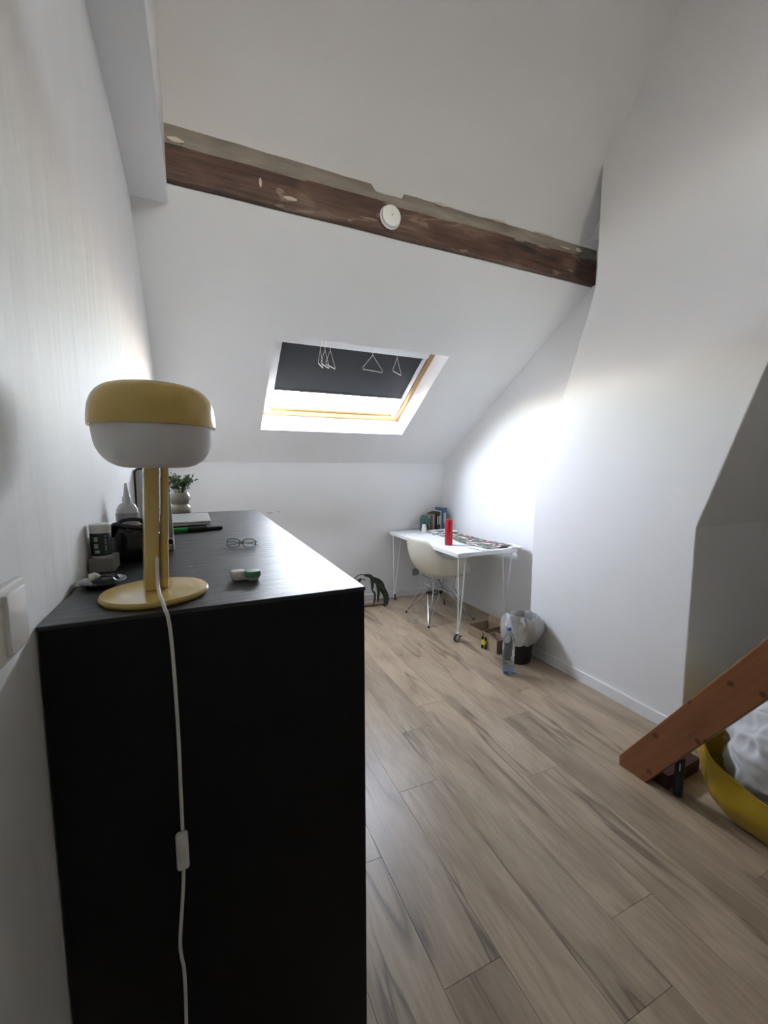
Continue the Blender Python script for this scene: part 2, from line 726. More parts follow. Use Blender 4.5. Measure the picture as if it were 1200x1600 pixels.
def wr(y):                             # the wall beside the desk opens slightly towards the beam
    return 0.0265 * (YK - y)


wrm = MB().prism(roof_profile(1.4, YK + .15), XR, XR + 0.2, 'x')
wrm.v = [(x + wr(y), y, z) for (x, y, z) in wrm.v]
struct(wrm.build('wall_right', PAINT), 'white wall beside the desk')
struct(MB().prism([(2.33, 2.942), (2.33, 3.05), (1.95, zu(1.95) + 0.05), (1.95, 2.942)], 2.488, 2.75, 'x').build('wall_above_beam', PAINT),
       'white plaster above the right end of the beam')
struct(MB().box(XN, XN + 0.2, YF - .2, 1.6, -.05, ZT + .2).build('wall_stair', PAINT), 'white wall behind the stair')
wf = MB()
for q in ((-0.5, W2[0], -.05, ZT + .2), (W2[1], XN + .2, -.05, ZT + .2), (W2[0], W2[1], -.05, W2[2]), (W2[0], W2[1], W2[3], ZT + .2)):
    wf.box(q[0], q[1], YF - 0.2, YF, q[2], q[3])
struct(wf.build('wall_front', PAINT), 'white wall behind the photographer')
w2 = bpy.data.objects.new('window_2', None)
COL.objects.link(w2)
struct(w2, 'high white window behind the photographer')
for q in ((W2[0], W2[1], W2[2], W2[2] + .06), (W2[0], W2[1], W2[3] - .06, W2[3]), (W2[0], W2[0] + .06, W2[2] + .06, W2[3] - .06),
          (W2[1] - .06, W2[1], W2[2] + .06, W2[3] - .06), ((W2[0] + W2[1]) / 2 - .03, (W2[0] + W2[1]) / 2 + .03, W2[2] + .06, W2[3] - .06)):
    MB().box(q[0], q[1], YF - .14, YF - .08, q[2], q[3]).build('frame_bar', TRIMW, w2, bevel=0.004)
for a_, b_ in ((W2[0] + .06, (W2[0] + W2[1]) / 2 - .03), ((W2[0] + W2[1]) / 2 + .03, W2[1] - .06)):
    MB().box(a_ - .01, b_ + .01, YF - .115, YF - .108, W2[2] + .05, W2[3] - .05).build('pane', PANE, w2)
# chimney breast: rises straight, leans towards the ridge, then straight again
prof = [(2.393, -.02), (2.393, 1.247), (1.960, 2.50), (1.943, 2.60), (1.930, ZT + .1), (0.86, ZT + .1), (0.86, 2.45), (1.268, 1.127), (1.268, -.02)]
struct(MB().prism(prof, XC, XN + 0.05, 'x').build('wall_chimney', PAINT, bevel=0.006, seg=2),
       'white leaning chimney breast to the right of the desk')

# sloped ceiling with the hole of the skylight
u0, u1, v0, v1 = 0.495, 1.82, 0.495, 1.48
VB = (YK - YB - 0.03) / cos(TH)
c = MB()
ub = [-0.45, u0, u1, XR + 0.12]
vb = [-0.12, v0, v1, VB]
vs = [S(u, v, d) for d in (0.0, 0.215) for v in vb for u in ub]
fs = []
for j in range(3):
    for i in range(3):
        if i == 1 and j == 1:
            continue
        a = j * 4 + i
        fs += [(a, a + 1, a + 5, a + 4), (16 + a + 4, 16 + a + 5, 16 + a + 1, 16 + a)]
for a, b in ((5, 6), (6, 10), (10, 9), (9, 5)):
    fs.append((a, 16 + a, 16 + b, b))
outer = [0, 1, 2, 3, 7, 11, 15, 14, 13, 12, 8, 4]
for i in range(12):
    a, b = outer[i], outer[(i + 1) % 12]
    fs.append((a, b, 16 + b, 16 + a))
c.add(vs, fs)
struct(c.build('ceiling', PAINT), 'white sloped ceiling around the skylight')


YT = YB - (ZT - ZB) / SUP
struct(MB().prism([(YB + 0.10, zu(YB + 0.10)), (YT - 0.1, zu(YT - 0.1)), (YT - 0.1, zu(YT - 0.1) + .3), (YB + 0.35, zu(YB + 0.10) + 0.05)],
                  -0.45, XN + 0.15, 'x').build('ceiling_upper', PAINT), 'white steeper ceiling above the old beam')
struct(MB().box(-0.45, XN + .2, YF - .2, YT + 0.05, ZT, ZT + .2).build('ceiling_top', PAINT), 'flat white top of the room')
# boxed-in beam along the left wall
struct(MB().box(-0.45, -0.074, YF, 2.36, 2.655, 3.75).build('trim_1', TRIMW, bevel=0.004), 'white boxed-in beam high along the left wall')

# loft floor above and behind the camera, where the stair leads
struct(MB().box(-0.3, XN + 0.05, YF - 0.02, -0.215, 2.30, 2.42).build('floor_loft', mat('loft_boards', (0.45, 0.33, 0.2), 0.6, var=0.1, stretch=(1, 8, 8)), bevel=0.004), 'loft floor over the stair')
# baseboards
struct(MB().box(XC - 0.014, XC, 1.27, 2.392, 0, 0.072).build('baseboard_chimney', TRIMW, bevel=0.003), 'white baseboard of the chimney breast')
brm = MB().box(XR - 0.014, XR, 2.40, YK, 0, 0.072)
brm.v = [(x + wr(y), y, z) for (x, y, z) in brm.v]
struct(brm.build('baseboard_right', TRIMW, bevel=0.003), 'white baseboard behind the desk')
struct(MB().box(-0.24, XR - 0.014, YK - 0.014, YK, 0, 0.072).build('baseboard_back', TRIMW, bevel=0.003), 'white baseboard along the knee wall')

# ------------------------------------------------------------------ skylight
win = bpy.data.objects.new('window_1', None)
COL.objects.link(win)
struct(win, 'pine-framed skylight in the sloped ceiling')
F0, F1 = 0.165, 0.213


def rail(name, a, b, c_, d, e, f, m=PINE):
    return MB().sbox(a, b, c_, d, e, f).build(name, m, win, bevel=0.003)


PINEV = mat('lacquered_pine_upright', (0.50, 0.30, 0.125), 0.35, var=0.10, vscale=9, stretch=(12, 1, 1))
rail('frame_rail', u0, u1, v0, v0 + .045, F0, F1)
rail('frame_rail', u0, u1, v1 - .045, v1, F0, F1)
rail('frame_stile', u0, u0 + .045, v0 + .045, v1 - .045, F0, F1, PINEV)
rail('frame_stile', u1 - .045, u1, v0 + .045, v1 - .045, F0, F1, PINEV)
a0, a1, b0, b1 = u0 + .045, u1 - .045, v0 + .045, v1 - .045
rail('sash_rail', a0, a1, b0, b0 + .032, F0 + .020, F1 - .003)
rail('sash_rail', a0, a1, b1 - .04, b1, F0 + .020, F1 - .003)
rail('sash_stile', a0, a0 + .04, b0 + .04, b1 - .04, F0 + .020, F1 - .003, PINEV)
rail('sash_stile', a1 - .04, a1, b0 + .04, b1 - .04, F0 + .020, F1 - .003, PINEV)
MB().sbox(a0 + .035, a1 - .035, b0 + .026, b1 - .035, 0.196, 0.201).build('pane', PANE, win)
gm = mat('grey_flashing', (0.25, 0.25, 0.26), 0.6, var=0.1)
MB().sbox(u0 - .05, u1 + .05, v0 - .08, v0 + .010, F1, F1 + .02).build('flashing', gm, win)
MB().sbox(u0 - .05, u1 + .05, v1 - .055, v1 + .08, F1, F1 + .03).build('flashing', gm, win)

bl = thing('roller_blind', 'dark grey roller blind pulled most of the way down the skylight', 'blind', S(1.157, 0.80, 0.18))


def bpart(name, q, m, bv=0.002):
    mb = MB().sbox(*q)
    off = bl.location
    mb.v = [tuple(Vector(p) - off) for p in mb.v]
    return mb.build(name, m, bl, bevel=bv)


CHAN = mat('white_aluminium', (0.78, 0.79, 0.80), 0.4, var=0.01)
bpart('cassette', (u0 + .006, a1 - .012, 1.300, 1.395, 0.146, 0.186), CHAN, 0.006)
bpart('side_channel', (u0 + .006, a0 + .042, b0 + .002, 1.300, 0.150, 0.187), CHAN)
bpart('side_channel', (a1 - .042, a1 - .012, b0 + .002, 1.300, 0.160, 0.187), CHAN)
BLINDM = mat('charcoal_blind_fabric', (0.030, 0.031, 0.035), 0.8, var=0.04, vscale=60)
bpart('fabric', (a0 + .040, a1 - .040, 0.805, 1.33, 0.176, 0.178), BLINDM, 0)
bpart('bottom_bar', (a0 + .042, a1 - .042, 0.790, 0.808, 0.171, 0.183), mat('grey_bar', (0.10, 0.10, 0.105), 0.5, var=0.03))

# ------------------------------------------------------------------ old beam
XB0, XB1 = -0.075, XR + 0.048
bm_root = thing('ceiling_beam', 'old brown timber beam crossing below the upper ceiling', 'beam', (0, YB, 2.71))


def beam_front(s, t):
    x = XB0 + (XB1 - XB0) * s
    wob = 0.006 * fnz((x * 2.2, t * 1.5, 0), 1, 3) + 0.004 * fnz((x * 9, t * 3, 0), 1, 8)
    lo = 2.708 + 0.005 * fnz((x * 4, 0, 0), 1, 1)
    hi = 2.862 + 0.006 * fnz((x * 3, 0, 0), 1, 5) + (0.006 * max(0, x - 1.9))
    return (x, wob - 0.002, lo + (hi - lo) * t - 2.71)


MB().sheet(beam_front, 90, 6, 0.16, nrm=(0, -1, 0)).build('timber', OLDBEAM, bm_root, smooth=True)


def board_top(x):
    if x < 0.93:
        h = 2.945 - 0.012 * x
    elif x < 1.10:
        h = 2.905
    else:
        h = 2.935 + 0.006 * fnz((x * 6, 0, 0), 1, 2)
    return h + 0.004 * fnz((x * 14, 1, 0), 1, 4)


def board(s, t, xa, xb):
    x = xa + (xb - xa) * s
    lo = 2.855 + 0.004 * fnz((x * 5, 0, 0), 1, 9)
    hi = board_top(x)
    return (x, -0.002 + 0.004 * t + 0.003 * fnz((x * 6, t * 2, 0), 1, 6), lo + (hi - lo) * t - 2.71)


for xa, xb in ((XB0, 0.93), (0.93, 1.10), (1.10, XB1)):
    MB().sheet(lambda s, t: board(s, t, xa, xb), 40, 3, 0.09, nrm=(0, -1, 0)).build('edge_board', GREYWOOD, bm_root, smooth=True)
PLASTER = mat('crumbled_plaster', (0.62, 0.55, 0.47), 0.9, var=0.12, vscale=20, bump=0.5, bscale=30)
for i, (x, z, w_, h_) in enumerate([(-0.03, 2.872, 0.035, 0.012), (0.47, 2.752, 0.035, 0.010), (0.33, 2.79, 0.007, 0.022), (1.33, 2.930, 0.04, 0.010),
                                    (1.75, 2.932, 0.06, 0.006), (2.1, 2.932, 0.09, 0.006), (2.42, 2.90, 0.03, 0.012), (2.3, 2.89, 0.05, 0.006)]):
    pb = MB().lathe([(0.0, -1), (0.6, -.8), (1, -.2), (1, .3), (0.5, .85), (0, 1)], 9, fn=lambda p, a: Vector(
        (x + p.x * w_, -0.004 - abs(p.y) * 0.008, z - 2.71 + p.z * h_ + 0.003 * fnz((p.x * 2, p.z * 2, i * 3.0)))))
    pb.build('plaster_patch', PLASTER, bm_root, smooth=True)

# smoke detector on the beam
sd = thing('smoke_detector', 'round white smoke detector on the old beam', 'smoke detector', (1.008, YB - 0.008, 2.781))
m_sd = mat('white_detector_plastic', (0.82, 0.82, 0.80), 0.4, var=0.01)


def ylathe(prof, n=40):
    mb = MB().lathe(prof, n)
    mb.v = [(x, -z, y) for (x, y, z) in mb.v]
    return mb


ylathe([(0.058, 0), (0.060, 0.004), (0.060, 0.010), (0.056, 0.013)]).build('base', m_sd, sd, smooth=True)
ylathe([(0.054, 0.012), (0.056, 0.018), (0.053, 0.030), (0.044, 0.036), (0.0, 0.038)]).build('cover', m_sd, sd, smooth=True)
ylathe([(0.006, 0.036), (0.006, 0.0395), (0.0, 0.040)], 14).build('test_button', mat('pale_grey_button', (0.55, 0.55, 0.53), 0.5, var=0.02), sd, smooth=True)

# ------------------------------------------------------------------ wire hangers on the blind's top
HANG = mat('pale_wire', (0.60, 0.58, 0.55), 0.4, metal=0.3, var=0.03)


def hanger(u, rz, wd, label):
    top = S(u, 1.372, 0.136)
    h = thing('wire_hanger', label, 'hanger', (top.x, top.y - 0.003, top.z + 0.004), rz, 'wire hangers on the skylight blind')
    r = 0.0016
    hk = [(0.012, 0.012, -0.012)] + [(0.0, 0.012 * cos(a), 0.012 * sin(a)) for a in [radians(d) for d in range(0, 200, 25)]]
    hk = [(0, 0.012 * cos(radians(d)), -0.004 + 0.012 * sin(radians(d))) for d in range(-20, 190, 21)] + [(0, -0.010, -0.03), (0, 0, -0.055), (0, 0, -0.075)]
    MB().tube(hk, r, 6).build('hook', HANG, h, smooth=True)
    z0, z1 = -0.070, -0.185
    tri = [(0, 0, z0), (wd / 2, 0, z1 + 0.01), (wd / 2 - 0.004, 0, z1), (-wd / 2 + 0.004, 0, z1), (-wd / 2, 0, z1 + 0.01)]
    MB().tube(tri, r, 6, closed=True).build('frame', HANG, h, smooth=True)
    MB().tube([(-wd / 2 + .006, 0, z1 - .001), (wd / 2 - .006, 0, z1 - .001)], 0.003, 8).build('bar', HANG, h, smooth=True)


hanger(0.838, radians(62), 0.15, 'thin wire hanger at far left of the skylight blind')
hanger(0.872, radians(52), 0.15, 'thin wire hanger, second from the left on the skylight blind, between two crowded hangers')
hanger(0.912, radians(48), 0.16, 'thin wire hanger, rightmost of the three crowded together on the blind')
hanger(1.245, radians(14), 0.19, 'wide-facing wire hanger hanging alone near the middle of the blind')
hanger(1.450, radians(42), 0.17, 'thin wire hanger at far right of the skylight blind')

# ================================================================== DRESSER AND WHAT STANDS ON IT
DX0, DX1, DY0, DY1, DZ = -0.2075, 0.264, 0.676, 2.195, 1.22


def mk_top():
    m = mat('black_worn_laminate_top', (0.020, 0.020, 0.022), 0.36, var=0.12, vscale=40, spec=0.5)
    N, L = nodes_of(m)
    b = principled(m)
    tc = N.new('ShaderNodeTexCoord')
    mp = N.new('ShaderNodeMapping')
    mp.inputs['Scale'].default_value = (3.5, 16, 1)
    mp.inputs['Rotation'].default_value = (0, 0, radians(14))
    L.new(tc.outputs['Object'], mp.inputs[0])
    n = N.new('ShaderNodeTexNoise')
    n.inputs['Scale'].default_value = 4
    n.inputs['Detail'].default_value = 7
    n.inputs['Roughness'].default_value = 0.65
    n.inputs['Distortion'].default_value = 0.6
    L.new(mp.outputs[0], n.inputs['Vector'])
    bp = N.new('ShaderNodeBump')
    bp.inputs['Strength'].default_value = 0.22
    bp.inputs['Distance'].default_value = 0.006
    L.new(n.outputs['Fac'], bp.inputs['Height'])
    L.new(bp.outputs[0], b.inputs['Normal'])
    r = N.new('ShaderNodeMapRange')
    r.inputs[1].default_value = 0.3
    r.inputs[2].default_value = 0.7
    r.inputs[3].default_value = 0.30
    r.inputs[4].default_value = 0.44
    L.new(n.outputs['Fac'], r.inputs[0])
    L.new(r.outputs[0], b.inputs['Roughness'])
    return m


dr = thing('dresser', 'tall black wooden dresser along the left wall', 'dresser', (DX0, DY0, 0))
DW, DL = DX1 - DX0, DY1 - DY0
MB().box(0, DW, 0, DL, DZ - 0.007, DZ).build('top', mk_top(), dr, bevel=0.0015)
MB().box(0.002, DW - 0.002, 0.0015, 0.022, 0, DZ - 0.007).build('side_panel', BLACKW, dr, bevel=0.001)
MB().box(0.002, DW - 0.002, DL - 0.022, DL - 0.0015, 0, DZ - 0.007).build('side_panel', BLACKW, dr, bevel=0.001)
MB().box(0.002, DW - 0.002, DL / 2 - 0.012, DL / 2 + 0.012, 0.05, DZ - 0.007).build('partition', BLACKW, dr)
MB().box(0.004, 0.012, 0.022, DL - 0.022, 0.03, DZ - 0.007).build('back_panel', BLACKW, dr)
MB().box(DW - 0.05, DW - 0.03, 0.022, DL - 0.022, 0, 0.05).build('plinth', BLACKW, dr)
for side in range(2):
    ya, yb = (0.024, DL / 2 - 0.002) if side == 0 else (DL / 2 + 0.002, DL - 0.024)
    for k in range(6):
        h = (DZ - 0.03 - 0.055) / 6
        z0 = 0.055 + k * h
        d = MB().box(DW - 0.40, DW - 0.001, ya, yb, z0 + 0.002, z0 + h - 0.012).build('drawer', BLACKW, dr, bevel=0.0015)

# ---- mushroom lamp
LX, LY = -0.074, 0.778
lamp = thing('table_lamp', 'mustard yellow mushroom table lamp with white lower shade', 'lamp', (LX, LY, DZ))
MB().lathe([(0.0, 0), (0.079, 0), (0.0815, 0.003), (0.0815, 0.006), (0.079, 0.009), (0.06, 0.0105), (0, 0.011)], 64).build('base', YELLOW, lamp, smooth=True)
ca = radians(10)


def bar_local(y0, y1, x0, x1, tilt=0.0):
    mb = MB()
    pts = []
    for z in (0.010, 0.222):
        for (x, y) in ((x0, y0), (x1, y0), (x1, y1), (x0, y1)):
            xx, yy = x + 0.010 * (z - 0.01) / 0.212, y
            pts.append((xx * cos(ca) - yy * sin(ca), xx * sin(ca) + yy * cos(ca), z))
    return mb.hexa(pts)


bar_local(-0.017, 0.017, -0.0175, 0.0035).build('post', YELLOW, lamp, bevel=0.004, seg=3)
bar_local(-0.012, 0.017, 0.0068, 0.0185, 0.0).build('post', YELLOW, lamp, bevel=0.004, seg=3)
def shp(q):
    q = [(r * 0.95, 0.279 + (z - 0.282) * 0.88) for r, z in q]
    out = []
    for i in range(len(q) - 1):           # round the profile off
        a, b, c_, d = (Vector(q[j]) for j in (max(i - 1, 0), i, i + 1, min(i + 2, len(q) - 1)))
        for k in range(4):
            t = k / 4
            p = 0.5 * ((2 * b) + (c_ - a) * t + (2 * a - 5 * b + 4 * c_ - d) * t * t + (3 * b - a - 3 * c_ + d) * t ** 3)
            out.append((max(p.x, 0.0), p.y))
    return out + [q[-1]]


SHO = (0.012, 0, 0)
MB().lathe(shp([(0.0, 0.2050), (0.040, 0.2055), (0.060, 0.210), (0.076, 0.222), (0.0865, 0.241), (0.0905, 0.262), (0.092, 0.288), (0.088, 0.288), (0.0, 0.284)]), 64, c=SHO).build('lower_shade', SHADE, lamp, smooth=True)
MB().lathe(shp([(0.0935, 0.279), (0.0960, 0.2785), (0.0968, 0.282), (0.0960, 0.300), (0.092, 0.322), (0.083, 0.339), (0.070, 0.349), (0.050, 0.3545), (0.025, 0.3565), (0.0, 0.357)]), 64, c=SHO).build('cap', YELLOW, lamp, smooth=True)
fy = DY0 - 0.005 - LY                     # just in front of the dresser's end panel
cordp = [(0.004, 0.004, 0.17), (0.004, -0.004, 0.14), (0.0045, -0.010, 0.09), (0.005, -0.018, 0.05), (0.006, -0.032, 0.027), (0.010, -0.06, 0.0165),
         (0.016, -0.085, 0.0095), (0.020, -0.103, 0.0035), (0.0235, fy - 0.001, -0.006), (0.026, fy, -0.035), (0.0275, fy, -0.088), (0.0285, fy, -0.19), (0.0275, fy, -0.29), (0.027, fy, -0.35)]


def smooth_path(p, n=6):
    out = []
    P = [Vector(q) for q in p]
    for i in range(len(P) - 1):
        a, b, c_, d = P[max(i - 1, 0)], P[i], P[i + 1], P[min(i + 2, len(P) - 1)]
        for k in range(n):
            t = k / n
            out.append(0.5 * ((2 * b) + (c_ - a) * t + (2 * a - 5 * b + 4 * c_ - d) * t * t + (3 * b - a - 3 * c_ + d) * t ** 3))
    out.append(P[-1])
    return out


MB().tube(smooth_path(cordp), 0.0027, 8).build('cord', CORD, lamp, smooth=True)
sw = MB().box(0.0165, 0.0345, fy - 0.009, fy + 0.003, -0.414, -0.352).build('switch', CORD, lamp, bevel=0.005, seg=3)
MB().box(0.0205, 0.0300, fy - 0.012, fy - 0.007, -0.395, -0.372).build('slider', mat('off_white_slider', (0.66, 0.64, 0.60), 0.5, var=0.02), sw, bevel=0.002)
cordq = [(0.0255, fy, -0.414), (0.023, fy, -0.452), (0.015, fy, -0.538), (0.0155, fy, -0.57), (0.018, fy, -0.598), (0.017, fy, -0.68), (0.012, fy, -0.80), (0.010, fy, -1.0), (0.012, fy - .006, -1.205), (0.05, fy - .06, -1.2165), (0.02, fy - .14, -1.2165)]
MB().tube(smooth_path(cordq), 0.0027, 8).build('cord', CORD, lamp, smooth=True)

# ---- contact lens case
lc = thing('lens_case', 'small contact lens case with one white and one green lid', 'lens case', (0.073, 0.815, DZ), radians(-8))
LCW = mat('white_lens_plastic', (0.74, 0.74, 0.72), 0.35, var=0.01)
GREENL = mat('mint_green_lid', (0.10, 0.30, 0.19), 0.3, var=0.03)
MB().box(-0.013, 0.013, -0.008, 0.008, 0.001, 0.010).build('bridge', LCW, lc, bevel=0.003)
for sx, m in ((-1, LCW), (1, GREENL)):
    MB().lathe([(0.009, 0), (0.0125, 0.004), (0.0135, 0.009), (0.0125, 0.0095)], 28, c=(sx * 0.0135, -sx * 0.004, 0)).build('cup', LCW, lc, smooth=True)
    MB().lathe([(0.0142, 0.007), (0.0146, 0.009), (0.0146, 0.015), (0.0125, 0.0175), (0, 0.0182)], 28, c=(sx * 0.0135, -sx * 0.004, 0)).build('lid', m, lc, smooth=True)

# ---- folded glasses
gl = thing('eyeglasses', 'thin wire-rimmed eyeglasses lying folded on the dresser', 'glasses', (0.096, 1.155, DZ), radians(-26))
gl.scale = (0.82, 0.82, 0.82)
WIRE = mat('dark_wire', (0.05, 0.045, 0.045), 0.35, metal=0.3, var=0.05)
LENS = mk_pane()
LENS.name = 'spectacle_glass'


def rimpts(cx):
    return [(cx + 0.021 * (abs(cos(a)) ** 0.6) * (1 if cos(a) > 0 else -1), 0.0, 0.016 + 0.0135 * (abs(sin(a)) ** 0.7) * (1 if sin(a) > 0 else -1)) for a in [2 * pi * k / 24 for k in range(24)]]


for cx in (-0.026, 0.026):
    MB().tube(rimpts(cx), 0.0015, 6, closed=True).build('rim', WIRE, gl, smooth=True)
    r_ = rimpts(cx)
    mb = MB()
    mb.add([(p[0], -0.0004, p[2]) for p in r_] + [(p[0], 0.0004, p[2]) for p in r_], [tuple(range(24)), tuple(range(24, 48))])
    mb.build('lens', LENS, gl)
MB().tube([(-0.006, 0, 0.018), (0, -0.003, 0.022), (0.006, 0, 0.018)], 0.0011, 6).build('bridge', WIRE, gl, smooth=True)
MB().tube([(0.047, 0, 0.020), (0.051, 0.004, 0.020), (0.040, 0.010, 0.017), (-0.040, 0.012, 0.008), (-0.055, 0.012, 0.003)], 0.0012, 6).build('temple', WIRE, gl, smooth=True)
MB().tube([(-0.047, 0, 0.020), (-0.051, 0.004, 0.020), (-0.040, 0.014, 0.018), (0.040, 0.017, 0.009), (0.052, 0.017, 0.003)], 0.0012, 6).build('temple', WIRE, gl, smooth=True)

# ---- crumb
tag(MB().lathe([(0, 0), (0.0016, 0.0004), (0.0018, 0.0015), (0.001, 0.0026), (0, 0.003)], 8).build('crumb', LCW, smooth=True, loc=(-0.024, 0.969, DZ)),
    'tiny white crumb on the bare dresser top', 'crumb')

# ---- silver dish with odds and ends
ds = thing('silver_dish', 'shallow silver dish holding dark trinkets at the front of the dresser', 'dish', (-0.168, 0.882, DZ))
ds.scale = (0.76, 0.80, 0.9)
MB().lathe([(0.0, 0.0), (0.028, 0.0), (0.036, 0.004), (0.049, 0.010), (0.0495, 0.0115), (0.047, 0.011), (0.035, 0.006), (0.027, 0.0025), (0, 0.0025)], 48).build('bowl', STEEL, ds, smooth=True)


def lump(name, loc, s, m, label, cat, seed, group=None, amp=0.35, sub=3):
    bmx = bmesh.new()
    bmesh.ops.create_icosphere(bmx, subdivisions=sub, radius=1.0)
    me = bpy.data.meshes.new(name)
    for v in bmx.verts:
        k = 1 + amp * noise.noise(v.co * 1.6 + Vector((seed, seed * 2, 0)))
        v.co = Vector((v.co.x * s[0] * k, v.co.y * s[1] * k, max(v.co.z * k, -0.9) * s[2]))
    lo = min(v.co.z for v in bmx.verts)
    for v in bmx.verts:
        v.co.z -= lo
    bmx.to_mesh(me)
    bmx.free()
    me.materials.append(m)
    for p in me.polygons:
        p.use_smooth = True
    o = bpy.data.objects.new(name, me)
    COL.objects.link(o)
    o.location = loc
    if label:
        tag(o, label, cat, group)
    return o


DARKM = mat('dark_trinket', (0.02, 0.02, 0.022), 0.25, var=0.3, vscale=60)
lump('hair_clip', (-0.163, 0.872, DZ + 0.004), (0.019, 0.009, 0.006), DARKM, 'long dark hair clip lying in the silver dish', 'hair clip', 3, amp=0.5)
lump('trinket', (-0.159, 0.893, DZ + 0.004), (0.016, 0.009, 0.007), DARKM, 'dark trinket at the back of the silver dish', 'trinket', 9, amp=0.5)
lump('white_pebble', (-0.184, 0.896, DZ + 0.004), (0.009, 0.009, 0.009), mat('chalk_white', (0.70, 0.68, 0.64), 0.7, var=0.05), 'whitish pebble at the wall side of the silver dish', 'pebble', 5)
lump('small_stone', (-0.182, 0.872, DZ + 0.0035), (0.006, 0.005, 0.004), mat('pale_stone', (0.5, 0.5, 0.5), 0.6, var=0.1), 'tiny pale stone at the near side of the silver dish', 'stone', 8)

# ---- pale box with the pill bottle on it
tag(MB().box(-0.021, 0.024, -0.030, 0.035, 0, 0.029).build('cardboard_carton', mat('pale_grey_card', (0.24, 0.235, 0.23), 0.7, var=0.04), bevel=0.002, loc=(-0.190, 1.020, DZ)),
    'low pale grey box under the dark-labelled pill bottle', 'box')
pb = thing('pill_bottle', 'white-capped pill bottle with dark green label by the wall', 'bottle', (-0.191, 1.015, DZ + 0.029))
pb.scale = (0.9, 0.9, 1.0)
PBW = mat('white_bottle_plastic', (0.72, 0.72, 0.70), 0.4, var=0.01)
MB().lathe([(0.0, 0), (0.019, 0), (0.0205, 0.002), (0.0205, 0.052), (0.0185, 0.055), (0.0, 0.056)], 32).build('body', PBW, pb, smooth=True)
MB().lathe([(0.0208, 0.004), (0.0210, 0.0045), (0.0210, 0.050), (0.0208, 0.0505)], 32).build('label_wrap', mat('dark_green_label', (0.018, 0.032, 0.028), 0.45, var=0.1), pb, smooth=True)
MB().lathe([(0.0205, 0.053), (0.0212, 0.054), (0.0212, 0.067), (0.0195, 0.069), (0, 0.069)], 32).build('cap', PBW, pb, smooth=True)
LET = mat('pale_label_print', (0.50, 0.52, 0.50), 0.6, var=0.05)
for zz, hh, aa, ww in ((0.010, 0.006, -115, 26), (0.020, 0.009, -118, 22), (0.034, 0.009, -118, 22)):
    m_ = MB()
    a0_, n_ = radians(aa), 8
    vs_, fs_ = [], []
    for k in range(n_ + 1):
        a_ = a0_ + radians(ww) * k / n_
        for z_ in (zz, zz + hh):
            for r_ in (0.0210, 0.0213):
                vs_.append((r_ * cos(a_), r_ * sin(a_), z_))
    for k in range(n_):
        o_ = k * 4
        fs_ += [(o_ + 1, o_ + 5, o_ + 7, o_ + 3), (o_, o_ + 2, o_ + 6, o_ + 4), (o_, o_ + 4, o_ + 5, o_ + 1), (o_ + 2, o_ + 3, o_ + 7, o_ + 6)]
    fs_ += [(0, 1, 3, 2), (n_ * 4, n_ * 4 + 2, n_ * 4 + 3, n_ * 4 + 1)]
    m_.add(vs_, fs_).build('print_block', LET, pb)
# vertical lettering strip on the label
m_ = MB()
for k in range(8):
    z0_ = 0.010 + k * 0.0046
    a_ = radians(-58)
    for da in (0, 6):
        aa_ = a_ + radians(da)
        m_.box(0.0211 * cos(aa_) - .0005, 0.0211 * cos(aa_) + .0007, 0.0211 * sin(aa_) - .0007, 0.0211 * sin(aa_) + .0005, z0_, z0_ + (0.0034 if (k + da) % 3 else 0.0018))
m_.build('lettering', LET, pb)

# ---- black glossy pouch
po = thing('black_pouch', 'crumpled glossy black pouch behind the lamp post', 'pouch', (-0.140, 1.105, DZ))
POUCH = mat('glossy_black_vinyl', (0.006, 0.006, 0.007), 0.22, var=0.2, vscale=30, bump=0.3, bscale=25)


def pouch_fn(p, a):
    k = 1 + 0.06 * sin(3 * a + 1) + 0.05 * fnz((cos(a) * 2, sin(a) * 2, p.z * 30), 1, 2)
    zz = p.z + (0.010 * sin(2 * a + .6) + 0.006 * sin(5 * a)) * max(0, (p.z - 0.05) / 0.03)
    return Vector((p.x * k, p.y * k, zz))


MB().lathe([(0.0, 0), (0.046, 0.0), (0.054, 0.006), (0.056, 0.03), (0.053, 0.055), (0.050, 0.074), (0.047, 0.076), (0.045, 0.066), (0.030, 0.060), (0, 0.058)],
           40, sx=0.98, sy=0.62, fn=pouch_fn).build('body', POUCH, po, smooth=True, angle=80)
MB().tube(smooth_path([(-0.046, -0.018, 0.060), (-0.036, -0.030, 0.086), (-0.005, -0.034, 0.080), (0.028, -0.028, 0.074), (0.046, -0.012, 0.058)], 6), 0.0055, 8).build('handle', POUCH, po, smooth=True)
MB().tube(smooth_path([(-0.044, 0.010, 0.062), (-0.030, 0.016, 0.088), (0.0, 0.018, 0.092), (0.030, 0.014, 0.082), (0.044, 0.006, 0.060)], 6), 0.0045, 8).build('handle', POUCH, po, smooth=True)

